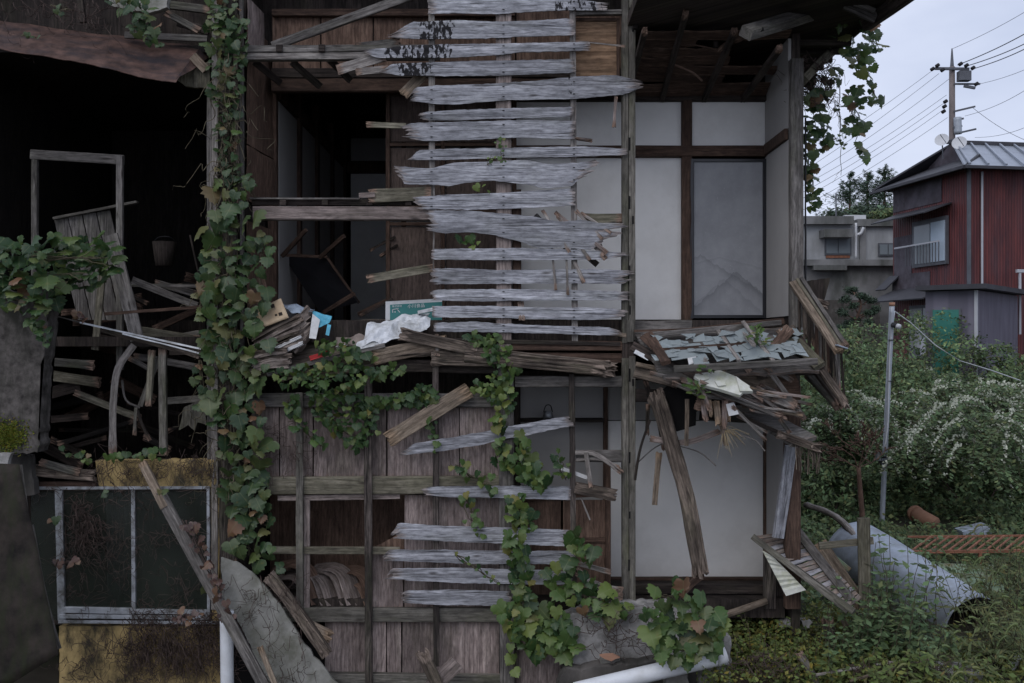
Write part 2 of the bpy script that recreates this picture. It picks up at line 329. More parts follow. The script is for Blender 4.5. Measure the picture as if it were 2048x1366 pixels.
def gridsolid(name, fr, bk, uv, mat, parent=None, col=None, smooth=False):
    ny, nx = len(fr), len(fr[0]); n = nx * ny
    verts = [p for r in fr for p in r] + [p for r in bk for p in r]
    idx = lambda j, i: j * nx + i
    faces = []
    for j in range(ny - 1):
        for i in range(nx - 1):
            a, b, c, d = idx(j, i), idx(j, i + 1), idx(j + 1, i + 1), idx(j + 1, i)
            faces += [(a, d, c, b), (a + n, b + n, c + n, d + n)]
    bd = [idx(0, i) for i in range(nx)] + [idx(j, nx - 1) for j in range(1, ny)] + [idx(ny - 1, i) for i in range(nx - 2, -1, -1)] + [idx(j, 0) for j in range(ny - 2, 0, -1)]
    for a, b in zip(bd, bd[1:] + bd[:1]): faces.append((a, b, b + n, a + n))
    u = [p for r in uv for p in r]
    return mk(name, verts, faces, mat, parent, vuv=u + [(p[0] + 0.01, p[1] + 0.02) for p in u], col=(col + col) if col else [(0, 0, 0)] * (2 * n), smooth=smooth)
def sheet(name, c, mat, parent=None, nx=1, ny=1, thick=0.012, amp=0.0, freq=3.0, grain='v', fn=None, edge=0.0, smooth=False, label=None, cat=None, group=None, rot=0.0):
    """a sheet between four corners (top left, top right, bottom right, bottom left) with real thickness; amp crumples it"""
    tl, tr, br, bl = [Vector(q) for q in c]; N = (tr - tl).cross(bl - tl).normalized()
    if N.y > 0: N = -N
    sd = R.random() * 50; fr, bk, uv, col = [], [], [], []
    H = ((bl - tl).length + (br - tr).length) / 2; W = ((tr - tl).length + (br - bl).length) / 2
    for j in range(ny + 1):
        v = j / ny; fr.append([]); bk.append([]); uv.append([])
        for i in range(nx + 1):
            u = i / nx; p = tl.lerp(tr, u).lerp(bl.lerp(br, u), v)
            if edge and (i in (0, nx) or j in (0, ny)):
                e = nz(u * W * 9 + sd, v * H * 9) * edge
                p = p + (tr - tl).normalized() * (e if i in (0, nx) else 0) + (bl - tl).normalized() * (e * 1.3 if j in (0, ny) else 0)
            h = (amp * (noise.fractal((u * W * freq + sd, v * H * freq, sd), 1.0, 2.0, 3)) if amp else 0) + (fn(u, v) if fn else 0)
            p = p + N * h
            fr[-1].append(p); bk[-1].append(p - N * thick)
            uv[-1].append((v * H + sd * 0, u * W) if grain == 'v' else (u * W, v * H)); col.append((rot if not (edge and (j in (0, ny))) else max(rot, 0.55), 0, 0))
    o = gridsolid(name, fr, bk, uv, mat, parent, col, smooth)
    return tag(o, label, cat, group)
def quad(name, x0, y0, x1, y1, Y, mat, parent=None, **k):
    return sheet(name, [P(x0, y0, Y), P(x1, y0, Y), P(x1, y1, Y), P(x0, y1, Y)], mat, parent, **k)
def slab(name, poly, Y, thick, mat, parent=None, rough=0.006, tilt=0.0, label=None, cat=None, group=None, sub=7, Ys=None):
    """an irregular slab: outline in photo pixels, extruded in depth, edge broken up by noise"""
    pts = []; n = len(poly)
    for i in range(n):
        a, b = poly[i], poly[(i + 1) % n]; m = max(1, int(math.hypot(a[0] - b[0], a[1] - b[1]) / sub))
        for k in range(m):
            u = k / m; ya, yb = (a[2] if len(a) > 2 else Y), (b[2] if len(b) > 2 else Y)
            p = P(lerp(a[0], b[0], u), lerp(a[1], b[1], u), lerp(ya, yb, u))
            p.x += nz(p.x * 14, p.z * 14) * rough * 2; p.z += nz(p.z * 14 + 5, p.x * 14) * rough * 2; pts.append(p)
    m = len(pts); verts = pts + [p + Vector((0, thick, 0)) for p in pts]
    bm = bmesh.new(); bv = [bm.verts.new(p) for p in pts]; bf = bm.faces.new(bv); bmesh.ops.triangulate(bm, faces=[bf]); bm.verts.index_update()
    tris = [tuple(v.index for v in f.verts) for f in bm.faces]; bm.free()
    nrm = 0
    for t in tris: nrm += (pts[t[1]] - pts[t[0]]).cross(pts[t[2]] - pts[t[0]]).y
    if nrm > 0: tris = [t[::-1] for t in tris]
    faces = tris + [tuple(i + m for i in t[::-1]) for t in tris] + [(i, (i + 1) % m, (i + 1) % m + m, i + m) for i in range(m)]
    o = mk(name, verts, faces, mat, parent, vuv=[(v.z, v.x) for v in verts], col=[(0, 0, 0)] * len(verts))
    return tag(o, label, cat, group)
def box(name, a, b, mat, parent=None, label=None, cat=None, group=None, rotz=0.0, piv=None):
    (x0, y0, z0), (x1, y1, z1) = a, b
    v = [Vector(q) for q in ((x0, y0, z0), (x1, y0, z0), (x1, y1, z0), (x0, y1, z0), (x0, y0, z1), (x1, y0, z1), (x1, y1, z1), (x0, y1, z1))]
    if rotz:
        c = Vector(piv); m = Matrix.Rotation(rotz, 3, 'Z'); v = [m @ (q - c) + c for q in v]
    f = [(0, 3, 2, 1), (4, 5, 6, 7), (0, 1, 5, 4), (1, 2, 6, 5), (2, 3, 7, 6), (3, 0, 4, 7)]
    luv = []
    for q in f:
        for i in q: luv.append((v[i].z, v[i].x + v[i].y))
    return tag(mk(name, v, f, mat, parent, luv=luv, col=[(0, 0, 0)] * 8), label, cat, group)
def tubes(name, paths, r, mat, parent=None, K=3, label=None, cat=None, group=None, kind=None, taper=True):
    """many thin stems in one mesh"""
    verts, faces = [], []
    for pa in paths:
        n = len(pa); b0 = len(verts)
        for i, p in enumerate(pa):
            T = (Vector(pa[min(i + 1, n - 1)]) - Vector(pa[max(i - 1, 0)])).normalized(); A = T.orthogonal().normalized(); B = T.cross(A)
            rr = (r if not callable(r) else r(i / max(1, n - 1))) * ((1 - 0.6 * i / n) if taper else 1)
            for k in range(K): verts.append(Vector(p) + A * (rr * math.cos(2 * math.pi * k / K)) + B * (rr * math.sin(2 * math.pi * k / K)))
        for i in range(n - 1):
            for k in range(K): faces.append((b0 + i * K + k, b0 + i * K + (k + 1) % K, b0 + (i + 1) * K + (k + 1) % K, b0 + (i + 1) * K + k))
    o = mk(name, verts, faces, mat, parent, smooth=True); return tag(o, label, cat, group, kind)
def wavy(a, b, n=8, amp=0.03):
    a, b = Vector(a), Vector(b); s = R.random() * 99; L = (b - a).length
    return [a.lerp(b, i / n) + Vector((nz(s + i * 4.2 / n, 1), nz(s + i * 4.2 / n, 7) * 0.6, nz(s + i * 4.2 / n, 13))) * amp * (1 if 0 < i < n else 0.3) for i in range(n + 1)]
# ------------------------------------------------------------------ weathered plank from its outline
def interp(pl, x):
    if x <= pl[0][0]: return pl[0][1]
    for (xa, ya), (xb, yb) in zip(pl, pl[1:]):
        if x <= xb:
            u = (x - xa) / max(1e-6, xb - xa); u2 = u * u * (3 - 2 * u); return lerp(ya, yb, 0.5 * u + 0.5 * u2)
    return pl[-1][1]
def plank(name, top, bot, Y, parent, mat='silver', rag=(14, 6), thick=0.014, rows=13, paint=None, rotl=(0.5, 0.25), label=None, cat=None, cup=0.006):
    tl, tr, bl, br = top[0], top[-1], bot[0], bot[-1]
    n = max(16, int((max(tr[0], br[0]) - min(tl[0], bl[0])) / 6)); sd = R.random() * 200
    fr, bk, uv, col = [], [], [], []
    for j in range(rows + 1):
        v = j / rows
        jl = (abs(nz(sd + j * 0.55, 3)) * 1.5 + R.random() ** 2 * 0.8 - 0.35) * rag[0]; jr = (abs(nz(sd + j * 0.55, 9)) * 1.5 + R.random() ** 2 * 0.8 - 0.35) * rag[1]
        xs = lerp(tl[0], bl[0], v) + jl; xe = lerp(tr[0], br[0], v) - jr
        fr.append([]); bk.append([]); uv.append([])
        for i in range(n + 1):
            u = i / n; x = lerp(xs, xe, u)
            y = lerp(interp(top, x), interp(bot, x), v) + nz(x * 0.035 + sd, j * 0.25) * 1.3 * (1 if 0 < j < rows else 0.6) + (nz(x * 0.09 + sd, j) * 1.2 if j in (0, rows) else 0)
            dl, dr = (x - xs) * 0.005, (xe - x) * 0.005
            rl = max(0, 1 - dl / max(0.01, rotl[0] * 0.6)) if rotl[0] else 0; rr = max(0, 1 - dr / max(0.01, rotl[1] * 0.6)) if rotl[1] else 0
            r_ = max(rl * 0.95, rr * 0.95); d = Y + cup * nz(x * 0.012 + sd, v * 2) * 2 + (v - 0.5) ** 2 * cup + nz(x * 0.05, j * 1.7 + sd) * 0.0016 + nz(x * 0.08 + sd, j * 2.3) * 0.010 * r_
            fr[-1].append(P(x, y, d)); th = thick * (1 - 0.75 * max(0, 1 - min(dl, dr) / 0.05))
            bk[-1].append(P(x, y, d) + Vector((0, th, 0))); uv[-1].append(((x - 1024) * 0.005, -y * 0.005))
            pm = 0.0
            if paint:
                for (xa, xb, s) in paint:
                    if xa < x < xb: pm = max(pm, s * min(1, (x - xa) / 12, (xb - x) / 12))
            col.append((r_, pm, 0))
    o = gridsolid(name, fr, bk, uv, mat, parent, col); return tag(o, label, cat)

# ------------------------------------------------------------------ ground
def sstep(a, b, x): t = min(1, max(0, (x - a) / (b - a))); return t * t * (3 - 2 * t)
def gz(x, y):
    h = 2.15 * sstep(9.5, 17.5, y) * sstep(1.5, 5, x) - 0.12 * sstep(0.2, -0.8, y)
    h -= 0.62 * sstep(1.75, 1.25, x) * sstep(2.0, 0.3, y) + 0.25 * sstep(-1.2, -2.5, y)
    return h + 0.06 * nz(x * 0.7, y * 0.7) * sstep(0.5, 3, abs(y) + abs(x)) + 0.03 * nz(x * 2.3, y * 2.3)
xs = [-400, -200, -90, -45, -22] + [-12 + 0.5 * i for i in range(90)] + [40, 60, 100, 200, 400]; ys = [-30, -18, -11] + [-8 + 0.4 * i for i in range(80)] + [26, 30, 40, 60, 100, 180, 300, 600]
gv = [(x, y, gz(x, y)) for y in ys for x in xs]; nxs = len(xs)
gf = [(j * nxs + i, j * nxs + i + 1, (j + 1) * nxs + i + 1, (j + 1) * nxs + i) for j in range(len(ys) - 1) for i in range(nxs - 1)]
tag(mk('ground', gv, gf, 'earth', smooth=True), kind='structure')

# ------------------------------------------------------------------ the derelict house
H = thing('derelict_house', P(1024, 1303, 0.3), 'two-storey timber house with its front torn open, grey boards hanging on bare studs', 'house')
BX = lambda px: (px - 1024) * 0.005
zpx = lambda y, Y=0.0: EYE + (683 - y) * (D0 + Y) / F
# shell: floors, outer walls, roof
box('floor', (-2.62, 0.10, zpx(640, 1) - 0.24), (2.76, 6.9, zpx(640, 1) - 0.02), 'dark', H)
box('floor', (-2.62, 0.12, zpx(1155, 1) - 0.2), (2.76, 6.9, zpx(1155, 1) - 0.01), 'dark', H)
box('outer_wall', (2.815, 0.065, 0.05), (2.90, 6.9, 6.2), 'dark', H)
box('outer_wall', (-2.86, 0.065, 0.05), (-2.70, 6.9, 6.2), 'dark', H)
box('outer_wall', (-2.86, 6.91, 0.05), (2.90, 7.05, 6.94), 'dark', H); box('outer_wall', (-2.86, 0.15, -0.6), (2.9, 6.9, 0.04), 'black_void', H); box('outer_wall', (1.20, -0.1, 6.2), (1.2495, 6.9, 6.94), 'dark', H)  # middle box is a black block standing in for the crawlspace's shade
box('roof', (1.15, -1.25, 6.24), (3.49, 7.3, 6.34), 'dark', H)
box('roof', (-2.95, 0.14, 6.95), (1.249, 7.3, 7.05), 'dark', H); box('outer_wall', (-2.86, 0.70, 6.2), (1.24, 0.75, 6.94), 'dark', H); box('outer_wall', (-2.86, 0.15, 6.2), (-2.70, 6.9, 6.94), 'dark', H)
# upper right room, back wall one metre behind the front
for (x0, y0, x1, y1) in ((1032, 203, 1362, 292), (1384, 203, 1530, 292), (1032, 316, 1362, 639)):
    quad('wall_panel', x0, y0, x1, y1, 1.0, 'plaster_white', H, thick=0.03, nx=3, ny=3)
bar('post', 1373, 178, 1373, 642, 20, 0.10, 'brown', H, Y=0.98, step=0.4)
bar('lintel', 1030, 303, 1532, 303, 22, 0.10, 'brown', H, Y=0.965, step=0.5)
bar('lintel', 1030, 193, 1532, 193, 20, 0.09, 'dark', H, Y=0.97, step=0.5)
fus = thing('painted_sliding_door', P(1456, 637, 0.97), 'grey sliding door painted with misty mountains in a black frame', 'sliding door')
fu = quad('paper_panel', 1388, 324, 1526, 630, 0.955, 'plaster_grey', fus, thick=0.02, nx=2, ny=4, amp=0.003)
for a in ((1383.5, 318, 1383.5, 637), (1529, 318, 1529, 637)): bar('frame_stile', *a, 7, 0.04, 'black_lacquer', fus, Y=0.95, step=0.6, jit=0.0005)
for a in ((1387, 321, 1525.5, 321), (1387, 633.5, 1525.5, 633.5)): bar('frame_rail', *a, 6, 0.036, 'black_lacquer', fus, Y=0.95, step=0.6, jit=0.0005)
g = G('mountain_paper'); o3 = g.sep(g.obj())
base = g.mix(g.ramp(g.noise(g.obj(), 3.0, 6, 0.65), (0.35, 0.0), (0.65, 1.0)), (0.255, 0.26, 0.275), (0.33, 0.335, 0.35))
sp = g.ramp(g.noise(g.obj(), 70, 2, 0.6), (0.66, 0.0), (0.72, 1.0)); base = g.mix(g.math('MULTIPLY', sp, 0.4), base, (0.48, 0.48, 0.48))
def ridge(cx, cz, slope, amp, fade, ink):
    global base
    n = g.noise(g.comb(o3[0], 0.0, cz), 14, 4, 0.65)
    rz = g.math('SUBTRACT', g.math('ADD', cz - amp * 0.5, g.math('MULTIPLY', n, amp)), g.math('MULTIPLY', g.math('ABSOLUTE', g.math('SUBTRACT', o3[0], cx)), slope))
    d = g.math('SUBTRACT', rz, o3[2])
    m = g.math('MULTIPLY', g.ramp(d, (0.0, 0.0), (0.006, 1.0)), g.ramp(d, (0.0, 1.0), (fade, 0.0)))
    base = g.mix(g.math('MULTIPLY', m, ink), base, (0.10, 0.105, 0.115))
ridge(-0.31, -0.175, 0.6, 0.12, 0.07, 0.4); ridge(-0.10, -0.20, 0.25, 0.05, 0.035, 0.22); ridge(-0.05, -0.43, 0.9, 0.13, 0.09, 0.25); ridge(0.085, -0.355, 0.85, 0.15, 0.18, 0.45)
g.color(base); fu.data.materials[0] = g.m
# right end wall of the room (seen at an angle), both storeys
def xwall(name, X, Y0, Y1, ya, yb, mat, parent=H, th=0.03, **k):
    return sheet(name, [Vector((X, Y0, ya)), Vector((X, Y1, ya)), Vector((X, Y1, yb)), Vector((X, Y0, yb))], mat, parent, thick=th, **k)
box('wall_panel', (2.78, 0.066, zpx(303, 1) + 0.06), (2.81, 0.985, 6.15), 'plaster_grey', H)
box('wall_panel', (2.78, 0.066, zpx(636, 1)), (2.81, 0.985, zpx(303, 1) - 0.06), 'plaster_grey', H)
box('lintel', (2.745, 0.07, zpx(303, 1) - 0.055), (2.778, 0.90, zpx(303, 1) + 0.055), 'brown', H)
bar('corner_post', 1592, 120, 1592, 655, 25, 0.12, 'postgrey', H, Y=0.0)
bar('corner_post', 1584, 770, 1584, 1215, 30, 0.12, 'brown', H, Y=0.02)
bar('drainpipe', 1611, 235, 1611, 575, 4, 0.02, 'cable_black', H, Y=0.05, round_=True)
# soffit boards over the upper right room, sagging
for i in range(8):
    u0, u1 = i / 8, (i + 0.93) / 8
    def sp_(u, x): return Vector((x, lerp(-0.10, 0.97, u), lerp(6.19, zpx(200, 1) + 0.015, u) - 0.05 * abs(nz(i * 3.1, x))))
    xa, xb = 1.30 + (0.0 if i % 3 else 0.02), 2.77 - (0.55 if i == 2 else 0.9 if i == 1 else 0)
    if i in (3, 5): xb = 2.25
    sheet('soffit_board', [sp_(u0, xa), sp_(u0, xb), sp_(u1, xb), sp_(u1, xa)], 'brown', H, nx=8, ny=2, thick=0.012, amp=0.012, freq=1.5, grain='h', edge=0.02)
for x, ya in ((1372, 25), (1470, 60), (1560, 95), (1290, 60)):
    a = P(x, ya, -0.55); b = Vector((a.x, 0.98, zpx(195, 1) - 0.03)); sweep('rafter', [a, b], 0.055, 0.06, 'dark', H, rag=(0.03, 0))
bar('hanger', 1325, 30, 1325, 68, 9, 0.03, 'dark', H, Y=0.1); bar('hanger', 1430, 10, 1432, 95, 9, 0.03, 'dark', H, Y=0.1)
path('torn_lath', [(1352, 88, 0), (1400, 92, -0.1), (1432, 100, -0.1)], 3, 0.008, 'brown', H); path('torn_lath', [(1350, 130, 0.1), (1385, 145, 0.0), (1405, 162, 0.0)], 4, 0.008, 'brown', H)
path('torn_lath', [(1438, 102, -0.1), (1452, 88, -0.2), (1482, 78, -0.3)], 8, 0.01, 'brown', H, rag=(0.05, 0.05))
# eaves timbers at the upper right corner
sweep('eaves_beam', [P(1492, 66, -0.95), P(1640, 22, -0.1)], 0.13, 0.10, 'postgrey', H, hint=(0.3, -0.6, 0.8)); bar('mortise_shade', 1519, 61, 1527, 58, 7, 0.02, 'black_void', H, Y=-0.90)  # black bar painted in for the dark inside this mortise
sweep('verge_board', [Vector((3.47, -1.35, 6.28)), Vector((3.47, 2.4, 6.28))], 0.17, 0.05, 'dark', H, hint=(1, 0, 0))
sweep('verge_board', [P(1690, 8, -0.62), P(1752, 36, -0.62)], 0.10, 0.03, 'postgrey', H)
sweep('verge_board', [P(1700, 2, -0.66), P(1750, 22, -0.66)], 0.05, 0.02, 'postgrey', H)
sweep('eaves_beam', [Vector((3.42, -0.35, 6.16)), Vector((3.62, -1.5, 6.22))], 0.12, 0.10, 'dark', H)
for i in range(7):
    y = 0.15 + i * 0.3; sweep('eaves_rafter', [Vector((2.92, y, 6.15 - 0.02)), Vector((3.44, y, 6.15 - 0.02))], 0.06, 0.05, 'dark', H)
sweep('bracket', [P(1607, 160, 0.0), P(1660, 105, 0.5)], 0.09, 0.08, 'mossy', H)
# front posts
for xc, w, m, y0, y1 in ((1249.5, 12.5, 'post', -30, 686), (1263, 13.5, 'post', -30, 680), (1250, 13, 'post', 716, 1206), (1263.5, 13, 'post', 712, 1206)):
    bar('main_post', xc, y0, xc, y1, w, 0.115, m, H, Y=0.0, step=0.3)
bar('post_joint', 1256, 676, 1256, 722, 25, 0.10, 'dark', H, Y=0.0)
bar('post_plate', 1260, 640, 1260, 684, 14, 0.02, 'post', H, Y=-0.068)
for (x, y, h) in ((1260, 25, 20), (1266, 60, 7), (1259, 288, 26), (1259, 405, 26), (1259, 540, 18), (1266, 440, 16), (1260, 620, 18), (1259, 750, 26), (1266, 765, 14), (1259, 915, 22), (1259, 1030, 14), (1258, 1130, 22)):
    bar('mortise_shade', x, y - h / 2, x, y + h / 2, 3.6, 0.006, 'black_void', H, Y=-0.0592, jit=0.0004)  # raised black strips imitate the shade inside the mortise slots
bar('centre_post', 1007, -20, 1008, 700, 31, 0.11, 'pinkish', H, Y=0.0, step=0.3)
bar('centre_post', 1034, 380, 1034, 640, 17, 0.08, 'brown', H, Y=0.03)
bar('centre_post', 1012, 718, 1015, 1425, 30, 0.11, 'postgrey', H, Y=0.0, step=0.3)
bar('batten', 863, -5, 864, 405, 12, 0.035, 'lath', H, Y=-0.02); bar('batten', 1145, 18, 1150, 695, 12, 0.035, 'lath', H, Y=-0.02)
bar('batten', 868, 455, 866, 560, 2.4, 0.008, 'lath', H, Y=-0.03)
# siding boards still nailed to the studs, traced one by one
SID = [
 ([(855,-12),(993,-12),(1140,-2),(1180,2),(1215,6)], [(855,28),(905,26),(993,28),(1066,23),(1140,20),(1215,21)], (4,14), [(1100,1215,.75)], (0.3,.35)),
 ([(778,70),(826,44),(905,40),(993,43),(1066,41),(1134,37),(1150,37)], [(778,75),(846,78),(964,77),(1052,73),(1150,70)], (22,5), [(826,915,.95)], (.55,.2)),
 ([(729,100),(758,97),(817,91),(905,88),(993,87),(1140,84),(1183,85)], [(729,107),(758,116),(905,115),(993,110),(1046,104),(1180,101)], (14,8), [(755,910,.95)], (.2,.2)),
 ([(760,142),(788,127),(846,125),(934,122),(993,121),(1148,118)], [(760,145),(802,151),(905,152),(993,151),(1052,149),(1152,145)], (20,6), [(780,872,.92)], (.25,.12)),
 ([(820,190),(832,174),(876,171),(964,168),(1052,163),(1140,154),(1227,150),(1283,161)], [(823,202),(876,208),(911,209),(964,204),(1022,200),(1140,198),(1242,190),(1283,176)], (14,16), [(1128,1156,.85)], (.2,.4)),
 ([(838,227),(858,223),(934,219),(1022,216),(1148,214)], [(841,240),(905,241),(993,237),(1145,234)], (14,5), None, (.2,.1)),
 ([(805,252),(823,246),(934,243),(1052,240),(1151,242)], [(811,277),(852,282),(934,280),(1022,275),(1148,278)], (26,6), None, (.35,.15)),
 ([(817,318),(838,300),(905,297),(993,296),(1081,294),(1169,293),(1254,297)], [(817,320),(876,320),(993,316),(1081,315),(1254,310)], (10,8), None, (.2,.25)),
 ([(782,331),(812,334),(858,337),(911,325),(981,323),(1043,320),(1104,328),(1166,325),(1200,317),(1207,326)], [(800,350),(809,369),(858,369),(898,372),(935,365),(984,361),(1058,369),(1089,377),(1144,372),(1163,354)], (18,30), None, (.3,.35)),
 ([(826,394),(904,389),(997,386),(1089,380),(1150,377)], [(834,418),(935,419),(1027,417),(1150,411)], (14,6), None, (.2,.15)),
 ([(852,421),(935,421),(997,426),(1058,432),(1120,443),(1166,440),(1212,448),(1258,446)], [(855,461),(889,467),(935,464),(981,469),(1027,480),(1083,497),(1120,495),(1181,499),(1212,484)], (12,40), None, (.2,.4)),
 ([(863,498),(935,497),(1027,496),(1120,498),(1181,501),(1258,506)], [(861,519),(966,520),(1089,520),(1197,519),(1250,513)], (5,24), None, (.1,.35)),
 ([(863,538),(904,536),(997,540),(1089,539),(1181,538),(1267,541)], [(862,568),(935,568),(1027,567),(1135,567),(1249,568),(1255,562)], (10,26), None, (.15,.35)),
 ([(860,583),(874,579),(997,578),(1150,580),(1257,583)], [(864,601),(966,603),(1058,601),(1150,601),(1260,600)], (10,16), None, (.12,.35)),
 ([(864,612),(997,612),(1089,615),(1181,615),(1257,620)], [(866,635),(966,635),(1089,638),(1181,640),(1245,634)], (5,14), None, (.1,.4)),
 ([(868,646),(951,643),(997,647),(1120,652),(1212,654),(1243,662)], [(868,663),(966,664),(1089,667),(1181,670),(1240,671)], (6,14), None, (.1,.3)),
 ([(841,976),(878,973),(1009,972),(1142,973)], [(849,991),(916,995),(1009,996),(1142,1000)], (16,3), None, (.25,.1)),
 ([(785,1065),(797,1046),(885,1052),(1009,1055),(1145,1060)], [(786,1077),(885,1083),(978,1086),(1140,1093)], (18,8), None, (.3,.3)),
 ([(768,1114),(776,1100),(885,1100),(1009,1102),(1139,1102),(1160,1124)], [(769,1122),(854,1124),(953,1128),(1072,1128),(1158,1130)], (12,10), None, (.35,.25)),
 ([(774,1152),(782,1137),(916,1136),(1041,1139),(1145,1143)], [(774,1158),(854,1163),(947,1167),(1145,1170)], (30,6), None, (.35,.2)),
 ([(802,1185),(822,1181),(916,1180),(1022,1183)], [(805,1206),(885,1210),(1022,1212)], (12,8), None, (.25,.1)),
]
for i, (t, b, rg, pt, rl) in enumerate(SID):
    plank('siding_board', t, b, -0.085 - (0.012 if i in (8, 10) else 0) - 0.004 * (i % 3), H, rag=rg, paint=pt, rotl=rl)
    for nxp in (863, 1007, 1148):                                    # nail heads / rust holes
        if t[0][0] + 12 < nxp < t[-1][0] - 12 and i < 16:
            ym = (interp(t, nxp) + interp(b, nxp)) / 2; hh = interp(b, nxp) - interp(t, nxp)
            for dy in (-0.28, 0.28): bar('nail', nxp - 2.2, ym + dy * hh, nxp + 2.2, ym + dy * hh, 1.7, 0.006, 'black_void', H, Y=-0.099 - (0.012 if i in (8, 10) else 0) - 0.004 * (i % 3), jit=0.0003)
plank('slipped_board', [(801,906),(832,886),(888,877),(955,866),(1017,852),(1137,833)], [(801,910),(869,904),(955,891),(1017,876),(1149,852)], -0.10, H, rag=(14, 8), rotl=(.3,.2))
bar('slipped_board', 776, 880, 938, 779, 31, 0.03, 'tan', H, Y=-0.12, Y1=-0.09, rag=(0.05, 0.03), nw=8, rot=0.15, rotlen=0.25)
# torn pieces between the boards
bar('torn_board', 733, 249, 812, 252, 11, 0.012, 'mossy', H, Y=-0.06, rag=(0.04, 0)); bar('torn_board', 674, 140, 770, 112, 20, 0.012, 'lath', H, Y=-0.045, rag=(0.01, 0.02))
bar('torn_board', 712, 94, 800, 84, 16, 0.012, 'postgrey', H, Y=-0.03, rag=(0.02, 0.05)); bar('torn_board', 712, 143, 775, 138, 14, 0.012, 'lath', H, Y=-0.05, rag=(0.02, 0.03))
bar('torn_board', 806, 190, 845, 150, 22, 0.012, 'tan', H, Y=-0.03, Y1=0.05, rag=(0.02, 0.0)); bar('torn_board', 738, 392, 862, 387, 27, 0.025, 'mossy', H, Y=-0.05, rag=(0.06, 0.03), nw=6)
bar('torn_board', 718, 391, 750, 389, 10, 0.015, 'pinkish', H, Y=-0.075); bar('torn_board', 735, 558, 870, 535, 17, 0.02, 'mossy', H, Y=-0.02, Y1=0.10, rag=(0.05, 0.02), nw=6)
bar('torn_board', 1150, 975, 1230, 990, 24, 0.016, 'rotten', H, Y=-0.07, rag=(0.02, 0.10), nw=8, rot=0.3)
bar('torn_board', 1070, 430, 1135, 498, 11, 0.012, 'postgrey', H, Y=0.1)
for a in ((1110, 425, 1215, 505, 7), (1085, 420, 1140, 505, 5), (1115, 430, 1180, 520, 6), (1150, 420, 1205, 478, 6), (1162, 425, 1222, 466, 5), (1180, 480, 1212, 518, 9), (1196, 478, 1208, 512, 7), (1138, 500, 1168, 565, 7), (1042, 603, 1044, 640, 10), (873, 668, 874, 712, 7), (1232, 192, 1228, 255, 5), (1100, 455, 1112, 580, 4), (1130, 460, 1136, 590, 4), (1148, 82, 1250, 92, 2.5), (1150, 276, 1184, 282, 4)):
    bar('splinter', *a[:4], a[4], 0.006, R.choice(['lath', 'pinkish', 'lath']), H, Y=-0.03 if a[0] < 1230 else -0.10, Y1=-0.115, rag=(0.015, 0.02), nw=3)
bar('torn_board', 1165, 437, 1245, 436, 18, 0.014, 'mossy', H, Y=-0.02, rag=(0.03, 0.03)); bar('torn_board', 1195, 530, 1170, 508, 12, 0.01, 'dark', H, Y=-0.01)
path('torn_lath', [(1150, 905, -0.06), (1190, 908, -0.08), (1245, 945, -0.1)], 9, 0.008, 'lath', H, rag=(0, 0.05)); path('torn_lath', [(1150, 920, -0.05), (1200, 918, -0.07), (1240, 938, -0.1)], 6, 0.008, 'lath', H, rag=(0, 0.04))
bar('torn_lath', 1172, 905, 1182, 975, 9, 0.012, 'lath', H, Y=-0.085, rag=(0, 0.02)); bar('torn_lath', 1162, 995, 1180, 1040, 3, 0.006, 'lath', H, Y=-0.02); bar('torn_lath', 1118, 935, 1175, 955, 7, 0.008, 'paper_white', H, Y=-0.02)
for a in ((1150, 1125, 1222, 1145, 9), (1155, 1135, 1200, 1190, 8), (1150, 1148, 1235, 1182, 6), (1180, 1180, 1245, 1190, 30), (1190, 1205, 1228, 1252, 7)):
    bar('torn_board', *a[:4], a[4], 0.012, 'lath', H, Y=-0.08, Y1=-0.13, rag=(0.02, 0.04), nw=4)
# upper storey rails and framing
bar('rail', 487, 115, 880, 113, 14, 0.09, 'lath', H, Y=0.0); bar('rail', 487, 100, 880, 98, 14, 0.10, 'postgrey', H, Y=0.01)
for x in (559, 644): bar('rail_block', x - 6, 97, x + 6, 97, 15, 0.05, 'dark', H, Y=-0.05)
bar('brace', 545, 93, 838, -14, 17, 0.05, 'postgrey', H, Y=0.03); bar('rail', 1152, 27, 1243, 25, 10, 0.06, 'postgrey', H, Y=0.0)
for a in ((510, 125, 560, 165), (585, 125, 640, 172), (660, 120, 700, 160)): bar('brace', *a, 14, 0.04, 'dark', H, Y=0.12, Y1=0.5)
bar('rail', 508, 427, 872, 428, 27, 0.10, 'pinkish', H, Y=0.0)
bar('rail_cap', 500, 397, 720, 398, 3.5, 0.05, 'postgrey', H, Y=-0.02); bar('rail', 505, 405, 865, 405, 12, 0.05, 'dark', H, Y=0.04)  # dark bar under the cap is the gap's shade, put into its colour
for x in (566, 650, 739, 817): bar('rail_block', x - 6, 405, x + 6, 405, 11, 0.03, 'dark', H, Y=-0.025)
bar('lintel', 545, 172, 1262, 172, 26, 0.10, 'brown', H, Y=0.6); bar('lintel', 545, 148, 1262, 148, 20, 0.10, 'dark', H, Y=0.62)
for x0, x1 in ((545, 640), (643, 745), (748, 860), (863, 1030), (1033, 1140), (1143, 1262)): quad('wall_board', x0, 20, x1, 146, 0.66, 'plybrown', H, thick=0.02, nx=2, ny=3, amp=0.004)
bar('lintel', 545, 26, 1030, 26, 14, 0.06, 'brown', H, Y=0.6)
sh = thing('bamboo_shutter', P(1196, 150, 0.06), 'golden brown ribbed shutter behind the top boards beside the main post', 'shutter')
sheet('ribbed_panel', [P(1152, 42, 0.07), P(1234, 42, 0.07), P(1234, 152, 0.07), P(1152, 152, 0.07)], 'golden', sh, nx=6, ny=44, thick=0.01, grain='h', fn=lambda u, v: 0.006 * math.sin(v * 38))
